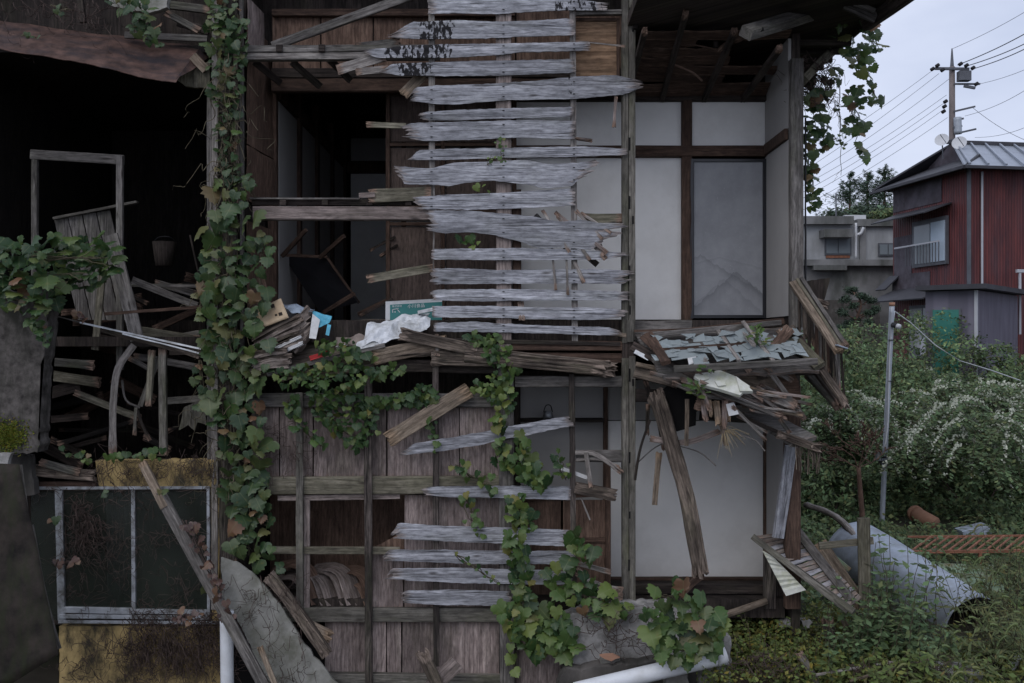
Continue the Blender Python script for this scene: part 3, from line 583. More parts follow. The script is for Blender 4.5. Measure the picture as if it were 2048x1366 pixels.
bar('frame_stile', 1236, 38, 1236, 153, 6, 0.04, 'brown', sh, Y=0.065); bar('frame_rail', 1152, 40, 1232, 40, 6, 0.04, 'brown', sh, Y=0.065)
# upper left room
for (za, zb) in ((40, 285), (288, 398)):
    sheet('wall_panel', [Vector((-2.66, 0.07, zpx(za))), Vector((-2.60, 0.97, zpx(za))), Vector((-2.60, 0.97, zpx(zb))), Vector((-2.66, 0.07, zpx(zb)))], 'plybrown', H, nx=6, ny=8, thick=0.012, amp=0.03, freq=1.6)
sheet('wall_panel', [Vector((-2.66, 0.07, zpx(-10))), Vector((-2.62, 0.57, zpx(-10))), Vector((-2.62, 0.57, zpx(95))), Vector((-2.66, 0.07, zpx(95)))], 'ply', H, nx=3, ny=4, thick=0.012, amp=0.01)
sheet('wall_panel', [Vector((-2.66, 0.07, zpx(440))), Vector((-2.60, 0.97, zpx(440))), Vector((-2.60, 0.97, zpx(660))), Vector((-2.66, 0.07, zpx(660)))], 'plybrown', H, nx=3, ny=4, thick=0.012, amp=0.01)
bar('post', 546, 150, 546, 660, 18, 0.10, 'brown', H, Y=0.95)
for i in range(4):
    ya, yb = 1.05 + i * 1.1, 1.05 + i * 1.1 + 0.92
    box('wall_panel', (-2.60, ya, 3.33), (-2.575, yb, 5.75), 'plaster_grey', H); box('post', (-2.62, yb + 0.03, 3.3), (-2.54, yb + 0.15, 6.2), 'brown', H)
box('lintel', (-2.60, 1.05, 5.78), (-2.55, 5.3, 5.92), 'brown', H)
for (x0, x1) in ((-2.5, -1.72), (-1.64, -0.8), (-0.72, 0.2)):
    box('wall_panel', (x0, 5.5, 3.33), (x1, 5.54, 5.70), 'plaster_white', H); box('wall_panel', (x0, 5.5, 5.9), (x1, 5.54, 6.25), 'plaster_grey', H)
box('lintel', (-2.58, 5.44, 5.71), (0.3, 5.53, 5.89), 'brown', H); box('post', (-1.71, 5.45, 3.3), (-1.65, 5.53, 6.2), 'brown', H)
for (x0, x1) in ((778, 884), (888, 1026)):
    for (y0, y1) in ((188, 286), (293, 393), (450, 642)):
        quad('closet_door', x0 + 3, y0 + 3, x1 - 3, y1 - 3, 0.9, 'door', H, nx=2, ny=3, thick=0.015)
for x in (776, 886, 1029): bar('closet_stile', x, 186, x, 642, 8, 0.04, 'brown', H, Y=0.89)
for y in (187, 289, 395, 448): bar('closet_rail', 780, y, 1025, y, 7, 0.036, 'brown', H, Y=0.89)
bar('closet_rail', 780, 421, 1025, 421, 42, 0.03, 'brown', H, Y=0.92)
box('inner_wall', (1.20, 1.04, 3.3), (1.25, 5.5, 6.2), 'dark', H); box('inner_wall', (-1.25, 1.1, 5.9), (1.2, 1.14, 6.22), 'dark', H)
# lower storey framing
bar('rail', 498, 800, 1000, 801, 28, 0.07, 'postgrey', H, Y=0.01); bar('rail', 535, 971, 1000, 969, 35, 0.06, 'mossy', H, Y=0.01)
bar('rail', 556, 996, 800, 992, 11, 0.03, 'pinkish', H, Y=0.03); bar('rail', 540, 1100, 800, 1101, 14, 0.04, 'mossy', H, Y=0.0)
bar('rail', 545, 1229, 996, 1229, 28, 0.06, 'post', H, Y=0.01); bar('sill', 640, 1356, 1000, 1360, 22, 0.08, 'post', H, Y=0.01)
bar('rail', 1030, 763, 1243, 763, 22, 0.09, 'postgrey', H, Y=0.01); bar('rail', 1152, 912, 1245, 912, 24, 0.05, 'postgrey', H, Y=0.0)
bar('floor_beam', 1024, 691, 1243, 692, 20, 0.12, 'brown', H, Y=0.02); bar('floor_beam', 1022, 714, 1243, 716, 20, 0.12, 'brown', H, Y=0.06)
bar('floor_beam', 500, 724, 1000, 735, 26, 0.12, 'dark', H, Y=0.06)
for x0, y0, x1, y1, w, m in ((599, 785, 600, 1237, 14, 'post'), (736, 735, 738, 1425, 15, 'bark'), (871, 718, 873, 1332, 12, 'bark'), (1143, 748, 1148, 1165, 11, 'bark')):
    bar('stud', x0, y0, x1, y1, w, 0.04, m, H, Y=-0.045, jit=0.006, nw=3, step=0.08)
bar('stud', 614, 1000, 614, 1225, 12, 0.03, 'pinkish', H, Y=0.02)
plx = [(503, 558, 815, 955), (560, 600, 815, 955), (602, 625, 815, 955), (628, 735, 815, 955), (738, 772, 815, 955), (775, 866, 815, 955), (868, 918, 815, 955), (920, 998, 815, 955),
       (809, 868, 990, 1216), (871, 998, 990, 1216), (743, 806, 1107, 1216), (650, 733, 1243, 1352), (744, 772, 1243, 1352), (774, 802, 1243, 1352), (805, 868, 1243, 1352), (871, 998, 1243, 1352), (1031, 1145, 1245, 1425), (650, 733, 1374, 1425), (744, 868, 1374, 1425), (871, 998, 1374, 1425)]
for (x0, x1, y0, y1) in plx:
    quad('plywood_panel', x0, y0, x1, y1, 0.055 + R.random() * 0.008, 'ply', H, nx=4, ny=4, thick=0.008, amp=0.008, freq=1.5, edge=0.004)
bar('torn_board', 640, 748, 770, 715, 24, 0.012, 'plyrot', H, Y=-0.06, rag=(0.03, 0.03))
# lower left opening with curled plywood inside
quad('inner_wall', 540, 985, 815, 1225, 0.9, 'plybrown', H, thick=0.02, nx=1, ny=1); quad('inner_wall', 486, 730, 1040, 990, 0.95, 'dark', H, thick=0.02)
for i in range(9):
    x = 560 + i * 17 + R.uniform(-6, 6); hh = R.uniform(45, 85)
    path('curled_veneer', [(x - 40, 1215 - hh * 0.3, 0.6), (x - 5, 1212 - hh, 0.45), (x + 38, 1200 - hh * 0.75, 0.3), (x + 62, 1216 - hh * 0.1, 0.15)], R.uniform(20, 38), 0.004, R.choice(['plyrot', 'plybrown', 'plyrot']), H, hint=(0.5, -0.5, 0.7), nw=3)
slab('torn_panel', [(742, 1098), (815, 1060), (815, 1100), (790, 1112), (742, 1110)], 0.10, 0.01, 'plybrown', H); bar('torn_board', 588, 1140, 620, 1020, 14, 0.012, 'brown', H, Y=0.5)
# lower right: doors, white wall
for (x0, x1, y0, y1) in ((1042, 1122, 1000, 1075), (1126, 1210, 1000, 1075), (1042, 1210, 1085, 1205)): quad('door_panel', x0, y0, x1, y1, 0.30, 'plybrown', H, nx=2, ny=2, thick=0.012, amp=0.004)
bar('door_stile', 1216, 930, 1216, 1210, 11, 0.04, 'brown', H, Y=0.285); bar('door_rail', 1040, 1080, 1210, 1080, 9, 0.03, 'brown', H, Y=0.29); bar('door_rail', 1040, 995, 1210, 985, 14, 0.03, 'brown', H, Y=0.29)
quad('wall_panel', 1215, 842, 1529, 1153, 1.0, 'plaster_white', H, thick=0.03, nx=3, ny=3); quad('wall_panel', 1041, 842, 1206, 1000, 1.0, 'plaster_grey', H, thick=0.03); quad('wall_panel', 1041, 760, 1529, 840, 1.0, 'plaster_grey', H, thick=0.03)  # the strip along the top is grey: shadow over the wall painted in
bar('post', 1211, 760, 1211, 1155, 9, 0.06, 'brown', H, Y=0.98); bar('post', 1531, 780, 1531, 1160, 8, 0.06, 'brown', H, Y=0.96); bar('sill', 1215, 1160, 1534, 1160, 11, 0.09, 'brown', H, Y=0.95)
box('wall_panel', (2.78, 0.09, zpx(1155, 1)), (2.81, 0.985, zpx(790, 1)), 'plaster_grey', H)
quad('ceiling_board', 1041, 742, 1530, 760, 0.9, 'dark', H, thick=0.02); bar('sill', 1270, 1177, 1540, 1177, 18, 0.1, 'dark', H, Y=0.3)
for x in (1300, 1345, 1390, 1450, 1462, 1475, 1490): bar('floor_stump', x, 1180, x, 1235, 9 if x < 1440 else 4, 0.08, 'dark', H, Y=0.35)
quad('inner_wall', 1031, 1170, 1600, 1330, 0.75, 'black_void', H, thick=0.02)  # no wall here: black sheet added for the dark of the crawlspace
ket = thing('kettle', P(1096, 838, 0.8), 'small steel kettle on a shelf in the dark room behind the slanting board', 'kettle')
bar('shelf', 1041, 840, 1206, 840, 6, 0.25, 'dark', H, Y=0.85)
sweep('body', [P(1096, 836, 0.8), P(1096, 822, 0.8)], lambda u: 0.115 - 0.03 * u, lambda u: 0.115 - 0.03 * u, 'aluminium', ket, round_=True, nw=10); path('handle', [(1087, 824, 0.8), (1092, 811, 0.8), (1101, 811, 0.8), (1105, 824, 0.8)], 1.5, 0.008, 'cable_black', ket)
# slumped fronts of the upper floor: rotten beams and boards
bar('rotten_beam', 930, 708, 1228, 738, 30, 0.12, 'rotten', H, Y=-0.08, rag=(0.0, 0.16), nw=10, jit=0.012, rot=0.2); bar('rotten_beam', 1000, 722, 1205, 742, 18, 0.08, 'rotten', H, Y=-0.13, rag=(0.05, 0.12), nw=8, jit=0.012, rot=0.35)
bar('rotten_beam', 862, 717, 1000, 719, 28, 0.10, 'rotten', H, Y=-0.06, rag=(0.02, 0.0), nw=8, jit=0.01); bar('floor_board', 745, 716, 895, 684, 30, 0.05, 'tan', H, Y=-0.10, Y1=-0.05, rag=(0.05, 0.05), nw=8, jit=0.006)
bar('floor_board', 800, 668, 955, 700, 24, 0.04, 'rotten', H, Y=-0.12, rag=(0.06, 0.06), nw=8, jit=0.01, rot=0.3); bar('floor_board', 535, 748, 770, 690, 9, 0.06, 'postgrey', H, Y=-0.14, Y1=-0.10)
bar('floor_board', 500, 742, 660, 752, 12, 0.04, 'dark', H, Y=-0.10); bar('floor_board', 870, 680, 1240, 688, 8, 0.05, 'dark', H, Y=-0.04); bar('floor_board', 1190, 660, 1255, 672, 8, 0.03, 'tan', H, Y=-0.05)
sheet('fallen_flooring', [P(500, 640, 0.5), P(880, 640, 0.5), P(900, 700, -0.1), P(520, 752, -0.12)], 'rotten', H, nx=14, ny=6, thick=0.05, amp=0.05, freq=2, grain='h')
# ------------------------------------------------------------------ the collapsed house next door (left)
N_ = thing('collapsed_house', P(220, 1303, 0.3), 'gutted house at the left with yellow plaster, an aluminium window and a rusted sheet roof', 'house')
X0 = -5.6
box('back_wall', (X0, 4.0, 0.0), (-2.93, 4.1, 7.1), 'shaded_dark', N_); box('side_wall', (X0 - 0.1, 0.3, 0.0), (X0, 4.0, 7.1), 'shaded_dark', N_)
box('side_wall', (-2.92, 0.15, 0.0), (-2.87, 3.99, 7.1), 'shaded_dark', N_); box('ceiling', (X0, 0.2, 6.05), (-2.93, 3.99, 6.12), 'shaded_dark', N_)
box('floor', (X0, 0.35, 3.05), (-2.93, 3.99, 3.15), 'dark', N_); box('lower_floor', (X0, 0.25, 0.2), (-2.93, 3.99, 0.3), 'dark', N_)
# roof debris above the opening
RS = sheet('rusted_roof_sheet', [P(-40, 38, 0.25), P(402, 92, 0.25), P(352, 157, -0.35), P(-40, 82, -0.35)], 'rust_sheet', N_, nx=26, ny=8, thick=0.006, amp=0.03, freq=1.6, edge=0.012, fn=lambda u, v: -0.03 * v * v)
sheet('sheet_fold', [P(402, 92, 0.25), P(420, 112, 0.3), P(385, 140, -0.1), P(352, 157, -0.35)], 'rust_sheet', N_, nx=3, ny=4, thick=0.006, amp=0.01)
slab('rotten_gusset', [(352, 158), (420, 120), (420, 178), (370, 172)], 0.02, 0.06, 'mossy', N_); bar('roof_board', 385, 112, 412, 140, 18, 0.02, 'tan', N_, Y=-0.02)
bar('roof_board', 250, 70, 415, 78, 13, 0.03, 'postgrey', N_, Y=0.1); bar('roof_board', 300, 5, 420, 20, 16, 0.04, 'post', N_, Y=0.2, rag=(.03, .02)); bar('roof_board', 330, 24, 400, 62, 13, 0.03, 'post', N_, Y=0.15, rag=(.04, .02)); bar('roof_board', 355, 45, 418, 62, 16, 0.03, 'dark', N_, Y=0.22)
slab('broken_plaster', [(214, -10), (336, -10), (334, 14), (300, 24), (250, 20), (222, 10)], -0.05, 0.08, 'cement_board', N_)
bar('roof_rafter', 160, -10, 166, 45, 12, 0.05, 'dark', N_, Y=0.2); box('roof_void', (X0, 0.5, 6.13), (-2.93, 0.55, 7.1), 'dark', N_); box('roof_slab', (X0, 0.1, 7.11), (-2.93, 4.1, 7.2), 'dark', N_)
bar('opening_stud', 420, 172, 420, 930, 10, 0.05, 'postgrey', N_, Y=-0.02, jit=0.005)
# party-wall posts that carry the ivy
bar('party_post', 432, -20, 430, 1218, 13, 0.06, 'lath', N_, Y=-0.03, jit=0.006, nw=4); bar('party_post', 458, -20, 458, 1135, 34, 0.11, 'bark', N_, Y=0.0, jit=0.014, nw=8, rag=(0, .08)); bar('party_post', 483, -20, 485, 740, 7, 0.05, 'postgrey', N_, Y=0.0)
bar('party_post', 471, 60, 474, 420, 9, 0.05, 'rotten', N_, Y=-0.06, jit=0.01, nw=5, rag=(.1, .1))
# inner framing and broken joists
for a in ((325, 695, 327, 912, 15, 'post', 0.05), (304, 700, 297, 812, 11, 'mossy', 0.02)): bar('joist', *a[:5], 0.05, a[5], N_, Y=a[6], rag=(0.02, 0.04), jit=0.005)
bar('joist', 80, 722, 188, 730, 17, 0.05, 'post', N_, Y=0.2, rag=(.03, .02)); bar('joist', 150, 785, 278, 836, 13, 0.06, 'mossy', N_, Y=0.3, rag=(.02, .04)); bar('joist', 95, 750, 200, 765, 20, 0.05, 'mossy', N_, Y=0.7, rag=(.03, .03))
bar('joist', 80, 792, 160, 770, 24, 0.04, 'dark', N_, Y=0.8); bar('joist', 335, 802, 430, 795, 14, 0.05, 'post', N_, Y=0.3); bar('joist', 340, 705, 430, 700, 12, 0.05, 'dark', N_, Y=0.2)
bar('joist', 268, 712, 400, 735, 14, 0.04, 'postgrey', N_, Y=0.5, rag=(.02, .05)); bar('joist', 258, 715, 312, 745, 9, 0.03, 'postgrey', N_, Y=0.3, rag=(.02, .05)); bar('joist', 265, 560, 395, 612, 14, 0.03, 'postgrey', N_, Y=0.6); bar('joist', 255, 570, 400, 572, 7, 0.03, 'postgrey', N_, Y=0.8)
bar('joist', 310, 565, 400, 590, 13, 0.03, 'postgrey', N_, Y=0.9, rag=(.02, .05)); bar('joist', 210, 628, 400, 614, 6, 0.03, 'brown', N_, Y=0.2); bar('joist', 255, 660, 400, 682, 22, 0.06, 'mossy', N_, Y=0.5, rag=(.05, .05)); bar('joist', 280, 690, 400, 668, 16, 0.06, 'post', N_, Y=0.6)
path('bent_batten', [(268, 690, 0.1), (235, 740, 0.1), (226, 820, 0.06), (226, 905, 0.02)], 14, 0.008, 'lath', N_, rag=(0, .06)); path('bent_batten', [(320, 715, 0.1), (300, 760, 0.1), (280, 812, 0.12)], 10, 0.008, 'post', N_); path('bent_batten', [(244, 760, 0.15), (252, 800, 0.15), (280, 815, 0.15)], 4, 0.006, 'postgrey', N_)
path('bent_batten', [(275, 820, 0.1), (285, 850, 0.1), (300, 880, 0.1)], 6, 0.01, 'dark', N_, rag=(0, .03)); bar('bent_batten', 272, 815, 268, 870, 6, 0.01, 'post', N_, Y=0.1, rag=(0, .03))
slab('split_board', [(368, 815), (410, 795), (412, 850), (395, 845), (390, 862), (375, 850), (358, 862)], 0.2, 0.015, 'post', N_); bar('ceiling_lath', 380, 470, 405, 585, 3, 0.01, 'dark', N_, Y=0.3)
for i in range(26):                                                    # crushed timber heaped in the dark
    x, y = R.uniform(80, 410), R.uniform(560, 900); a = R.uniform(-0.5, 0.5); l = R.uniform(30, 90); Yb = R.uniform(0.8, 2.6)
    bar('crushed_board', x - l * math.cos(a), y - l * math.sin(a), x + l * math.cos(a), y + l * math.sin(a), R.uniform(6, 20), 0.03, R.choice(['dark', 'dark', 'shaded_dark', 'brown']), N_, Y=Yb, Y1=Yb + R.uniform(-.3, .3), rag=(.03, .03))
quad('dark_back_panel', 0, 640, 410, 930, 3.0, 'dark', N_, thick=0.02)  # plain dark panel across the lower back of the room
# door frame left standing inside, leaning panels
df = thing('door_frame', P(155, 640, 0.5), 'bare grey timber door frame standing inside the dark left room', 'door frame')
bar('frame_jamb', 70, 303, 70, 640, 12, 0.05, 'postgrey', df, Y=0.5, jit=0.001); bar('frame_jamb', 240, 312, 240, 740, 13, 0.05, 'postgrey', df, Y=0.45, jit=0.001); bar('frame_head', 62, 309, 248, 320, 19, 0.045, 'postgrey', df, Y=0.49, jit=0.001)
lp = thing('leaning_shutter', P(215, 650, 0.5), 'boarded grey shutter leaning askew behind the bare door frame', 'shutter')
for i in range(4):
    u = i / 4; xa = lerp(108, 222, u); xb = lerp(108, 222, u + 0.23)
    slab('shutter_board', [(xa, lerp(438, 420, u)), (xb, lerp(438, 420, u + .23)), (xb + 48, 640), (xa + 48, 640)], 0.75, 0.02, 'postgrey', lp, rough=0.002)
bar('shutter_rail', 108, 437, 275, 404, 5, 0.06, 'post', lp, Y=0.72)
bar('leaning_plank', 222, 470, 275, 680, 27, 0.025, 'postgrey', None, Y=0.35, Y1=0.15, nw=5, label='wide grey plank leaning in the left room beside the door jamb', cat='plank')
bar('leaning_plank', 205, 545, 190, 700, 14, 0.025, 'mossy', None, Y=0.4, label='narrow dark plank propped under the ivy clump in the left room', cat='plank')
pr = thing('curtain_rails', P(255, 660, 0), 'pair of white curtain rails lying aslant across the broken floor at the left', 'curtain rail')
bar('rail', 160, 645, 402, 698, 2.8, 0.012, 'plastic_white', pr, Y=-0.05); bar('rail', 245, 667, 398, 706, 2.6, 0.012, 'plastic_white', pr, Y=-0.05); bar('rail', 105, 630, 165, 646, 2.5, 0.01, 'postgrey', pr, Y=-0.04)
bar('fallen_lath', 203, 660, 400, 712, 9, 0.02, 'rotten', None, Y=-0.02, label='long rotten lath just below the white curtain rails', cat='lath', rag=(.03, .03))
bk = thing('bucket', P(329, 532, 0.9), 'faint grey tapered bucket in the gloom of the left room', 'bucket')
sweep('body', [P(329, 532, 1.0), P(329, 484, 1.0)], lambda u: 0.19 + 0.07 * u, lambda u: 0.19 + 0.07 * u, 'dark', bk, round_=True, nw=14); path('handle', [(306, 484, 1.0), (318, 474, 0.9), (340, 474, 0.9), (352, 484, 1.0)], 1.5, 0.008, 'cable_black', bk)
# window wall below
slab('yellow_lintel', [(190, 921), (428, 919), (434, 968), (420, 973), (300, 976), (196, 972)], -0.06, 0.12, 'yellow_plaster', N_, rough=0.008)
slab('lower_wall', [(118, 1252), (440, 1252), (440, 1430), (118, 1430)], -0.02, 0.12, 'yellow_plaster', N_); slab('wall_edge', [(421, 972), (440, 968), (438, 1250), (424, 1250)], -0.04, 0.1, 'yellow_plaster', N_)
bar('sill_beam', 60, 940, 190, 952, 22, 0.08, 'rotten', N_, Y=-0.08, rag=(.04, .06), nw=8); bar('sill_beam', 80, 925, 160, 945, 14, 0.05, 'post', N_, Y=-0.12, rag=(.04, .04), nw=6); bar('sill_beam', 60, 970, 195, 968, 12, 0.06, 'brown', N_, Y=-0.03)
wd = thing('aluminium_window', P(260, 1240, -0.05), 'dusty two-pane aluminium sliding window in the yellow wall', 'window')
for (nm, a, w) in (('frame_rail', (62, 976, 420, 975), 6), ('frame_rail', (118, 1243, 438, 1245), 6), ('sash_rail', (130, 1219, 268, 1222), 12), ('sash_rail', (272, 1222, 415, 1224), 9), ('frame_rail', (120, 1232, 418, 1235), 8), ('sash_stile', (118, 980, 124, 1240), 15), ('sash_stile', (267, 980, 268, 1226), 8), ('frame_stile', (417, 978, 418, 1238), 6)):
    bar(nm, *a, w, 0.035, 'aluminium', wd, Y=-0.055 if 'frame' in nm else -0.045, jit=0.0006)
sheet('pane', [P(128, 981, -0.03), P(264, 981, -0.03), P(264, 1218, -0.03), P(130, 1218, -0.03)], 'window_glass', wd, thick=0.004); sheet('pane', [P(271, 981, -0.035), P(414, 981, -0.035), P(414, 1219, -0.035), P(271, 1219, -0.035)], 'window_glass', wd, thick=0.004)
sheet('pane', [P(62, 981, -0.032), P(116, 981, -0.032), P(118, 1240, -0.032), P(62, 1240, -0.032)], 'window_glass', wd, thick=0.004)
ct = thing('curtain', P(235, 1215, 0.2), 'pale gathered curtain hanging behind the left window pane', 'curtain')
sheet('curtain_cloth', [P(212, 985, 0.06), P(262, 985, 0.06), P(262, 1200, 0.06), P(216, 1205, 0.06)], 'plaster_grey', ct, nx=30, ny=4, thick=0.004, fn=lambda u, v: 0.02 * math.sin(u * 26 + v), smooth=True)
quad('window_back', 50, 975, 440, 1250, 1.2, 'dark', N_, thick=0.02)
# far-left ruins
slab('broken_wall', [(-30, 575), (60, 590), (100, 560), (95, 660), (84, 720), (80, 800), (76, 905), (-30, 910)], -0.45, 0.22, 'old_wall', None, rough=0.012, label='broken grey plaster wall stub at the left edge under the ivy', cat='wall')
slab('yellow_bracket', [(-30, 935), (30, 905), (60, 910), (70, 990), (-30, 1000)], -0.2, 0.1, 'concrete_dark', N_)
rs = sheet('rusted_sheet', [P(-40, 925, -0.75), P(45, 928, -0.75), P(125, 1305, -0.95), P(-40, 1410, -1.0)], 'rust_dark', None, nx=14, ny=20, thick=0.006, amp=0.03, freq=1.5, fn=lambda u, v: 0.10 * math.sin(u * 2.4), smooth=True, label='dark bowed rusty sheet leaning at the bottom left corner', cat='metal sheet')
bar('edge_batten', 40, 930, 62, 1090, 6, 0.03, 'postgrey', N_, Y=-0.62); path('edge_batten', [(62, 1050, -0.66), (88, 1190, -0.72), (118, 1298, -0.8)], 10, 0.02, 'postgrey', N_)
slab('broken_slab', [(-20, 908), (22, 906), (12, 935), (-20, 945)], -0.85, 0.06, 'concrete', None, label='small broken concrete lump at the left edge on the rusty sheet', cat='rubble')
# things leaning in front
bar('leaning_post', 284, 924, 330, 1015, 17, 0.05, 'tan', None, Y=-0.30, Y1=-0.38, rag=(.02, .0), label='short brown batten on top of the long slanting plank at the window', cat='batten')
bar('slanting_plank', 318, 985, 560, 1430, 23, 0.04, 'postgrey', None, Y=-0.36, Y1=-0.62, jit=0.004, nw=6, label='long dark blue-grey plank slanting down across the aluminium window', cat='plank')
bar('slanting_batten', 520, 1293, 572, 1425, 11, 0.02, 'tan', None, Y=-0.60, rag=(.02, 0), label='short split batten at the foot of the long slanting plank', cat='batten')
dp = thing('downpipe', P(454, 1385, -0.4), 'upright white plastic downpipe below the ivy-covered post', 'pipe')
sweep('pipe', [P(453, 1225, -0.40), P(455, 1440, -0.40)], 0.125, 0.125, 'pvc', dp, round_=True, nw=18, jit=0); sweep('collar', [P(453, 1222, -0.40), P(453, 1236, -0.40)], 0.14, 0.14, 'pvc', dp, round_=True, nw=18, jit=0)
slab('cement_board', [(442, 1115), (480, 1128), (520, 1160), (560, 1210), (610, 1290), (725, 1430), (560, 1430), (500, 1290), (470, 1230), (446, 1215)], -0.28, 0.03, 'cement_board', None, rough=0.008, label='curved slab of grey-green wall render fallen against the studs', cat='render slab')
path('render_edge_rail', [(538, 1150, -0.27), (585, 1210, -0.27), (655, 1308, -0.27)], 24, 0.05, 'rotten', None, rag=(.05, .08), nw=8, jit=0.01, label='rotten rail along the upper edge of the fallen render slab', cat='rail')
bar('rotten_stub', 615, 1252, 662, 1275, 24, 0.07, 'tan', None, Y=-0.22, rag=(.0, .08), nw=8, rot=0.3, label='splintered timber stub sticking out beside the fallen render slab', cat='timber')
bar('crossed_plank', 815, 1420, 915, 1325, 32, 0.02, 'pinkish', None, Y=-0.22, Y1=-0.18, label='square-ended pinkish plank propped at the bottom centre', cat='plank'); bar('rotten_post', 845, 1305, 900, 1425, 24, 0.06, 'rotten', None, Y=-0.30, rag=(.12, 0), nw=8, rot=0.2, label='rotten post leaning over the square-ended plank at bottom centre', cat='post')
# ------------------------------------------------------------------ litter on the upper floor
def pile(name, label, cat, cx, cy, w, h, n, ang, mat, Y):
    t = thing(name, P(cx, cy + h / 2, Y), label, cat)
    for i in range(n):
        y = cy + h / 2 - h * i / n; dx = R.uniform(-5, 5); ca = ang + R.uniform(-.06, .06)
        path('page_layer', [(cx - w / 2 + dx, y + ca * w / 2 + R.uniform(-2, 2), Y), (cx + dx, y - 2 + R.uniform(-1, 1), Y - 0.02), (cx + w / 2 + dx, y - ca * w / 2 + R.uniform(-2, 2), Y)], h / n * R.uniform(0.7, 1.25), 0.16, R.choice(mat), t, rag=(.02, .03), nw=4, jit=0.006, rot=0.3)
    return t
pile('magazine_stack', 'swollen stack of rotting magazines beside the ivy post on the upper floor', 'magazines', 556, 680, 95, 62, 9, 0.5, ['paper_page', 'paper_page', 'paper_white', 'rotten'], -0.02)
pile('magazine_bundle', 'brown waterlogged paper bundle at the floor edge below the magazine stack', 'paper bundle', 545, 716, 70, 40, 6, 0.15, ['paper_page', 'rotten'], -0.10)
pile('upright_magazines', 'dark magazines standing upright under the blue-grey sheet', 'magazines', 606, 655, 30, 60, 5, 1.2, ['paper_page'], 0.02)
nw_ = sheet('newspaper', [P(505, 622, -0.10), P(562, 597, -0.10), P(577, 635, -0.16), P(528, 654, -0.16)], 'tan', None, nx=10, ny=8, thick=0.012, amp=0.012, freq=4, smooth=True, label='folded yellowed newspaper with small dark pictures by the ivy', cat='newspaper')
g = G('newsprint'); v = g.uv(); c = g.mix(g.ramp(g.noise(v, 9, 4), (.3, 0), (.7, 1)), (0.42, 0.30, 0.19), (0.55, 0.44, 0.30))
ln = g.math('MULTIPLY', g.ramp(g.math('SINE', g.math('MULTIPLY', g.sep(v)[0], 900.0)), (.5, 0), (.8, 1)), g.ramp(g.noise(v, 22, 2), (.5, 0), (.55, 1))); c = g.mix(g.math('MULTIPLY', ln, .35), c, (.12, .09, .07)); g.color(c)
nw_.data.materials[0] = g.m
for (x, y, s) in ((545, 612, 8), (561, 628, 7), (552, 630, 4)): bar('printed_picture', x - s / 2, y + 1, x + s / 2, y - 1, s, 0.002, 'dark', nw_, Y=-0.146, jit=0.0002)
sheet('blue_sheet', [P(563, 606, 0.05), P(628, 618, 0.05), P(622, 626, -0.05), P(580, 622, -0.05)], 'sheet_blue', None, nx=12, ny=5, thick=0.004, amp=0.05, freq=6, edge=0.02, label='crumpled blue-grey plastic sheet on top of the upright magazines', cat='plastic sheet')
sheet('bin_bag', [P(625, 624, 0.0), P(664, 632, 0.0), P(660, 645, -0.06), P(635, 655, -0.06)], 'cyan_print', None, nx=8, ny=6, thick=0.004, amp=0.03, freq=7, edge=0.012, label='torn bright cyan packaging beside the upright magazines', cat='packaging')
sheet('torn_packet', [P(655, 648, -0.06), P(662, 650, -0.06), P(658, 672, -0.12), P(651, 670, -0.12)], 'cyan_print', None, nx=3, ny=6, thick=0.004, amp=0.01, label='narrow strip of blue packaging hanging over the floor edge', cat='packaging')
sheet('leaflet', [P(625, 628, -0.05), P(640, 640, -0.05), P(632, 678, -0.12), P(618, 676, -0.12)], 'paper_white', None, nx=4, ny=6, thick=0.004, amp=0.02, label='curled grey leaflet standing in front of the cyan packaging', cat='leaflet')
sheet('folded_cloth', [P(670, 640, 0.3), P(760, 640, 0.3), P(748, 682, 0.0), P(672, 690, 0.0)], 'paper_page', None, nx=14, ny=8, thick=0.02, amp=0.06, freq=4, smooth=True, label='flattened grey-brown cloth heap in the middle of the upper floor', cat='cloth')
sheet('white_tarp', [P(735, 648, 0.05), P(860, 622, 0.15), P(830, 662, -0.1), P(722, 690, -0.14)], 'plastic_white', None, nx=20, ny=12, thick=0.004, amp=0.09, freq=4, edge=0.02, label='crumpled white plastic sheeting spilling towards the torn boards', cat='plastic sheet')
sheet('white_bag', [P(800, 645, 0.0), P(862, 640, 0.0), P(855, 662, -0.1), P(796, 664, -0.1)], 'plastic_white', None, nx=12, ny=8, thick=0.004, amp=0.07, freq=6, edge=0.015, label='white plastic bag with black print next to the lowest upper boards', cat='plastic bag')
sheet('foam_strip', [P(715, 683, -0.12), P(770, 670, -0.05), P(760, 690, -0.13), P(705, 702, -0.15)], 'plastic_white', None, nx=8, ny=5, thick=0.01, amp=0.02, freq=5, edge=0.01, label='thin white and cyan sheet edge on the sagging floor boards', cat='plastic sheet')
bar('red_packet', 620, 717, 658, 705, 10, 0.03, 'red_print', None, Y=-0.16, jit=0.004, label='red packet lying on the sagging floor edge among small ivy', cat='packet'); bar('white_clip', 672, 695, 694, 689, 4, 0.02, 'plastic_white', None, Y=-0.17, label='small white plastic piece right of the red packet', cat='plastic piece')
bar('white_carton', 836, 625, 866, 619, 7, 0.06, 'plastic_white', None, Y=0.1, label='small white carton wedged under the green sign', cat='carton')
sg = thing('shop_sign', P(825, 640, 0.35), 'teal and white shop sign with Japanese lettering lying behind the litter', 'sign')
sheet('sign_board', [P(771, 603, 0.36), P(884, 597, 0.36), P(884, 642, 0.30), P(771, 646, 0.30)], 'white_paint', sg, thick=0.02); sheet('sign_face', [P(780, 609.5, 0.334), P(884, 603.5, 0.334), P(884, 641, 0.278), P(780, 645, 0.278)], 'teal_sign', sg, thick=0.004)
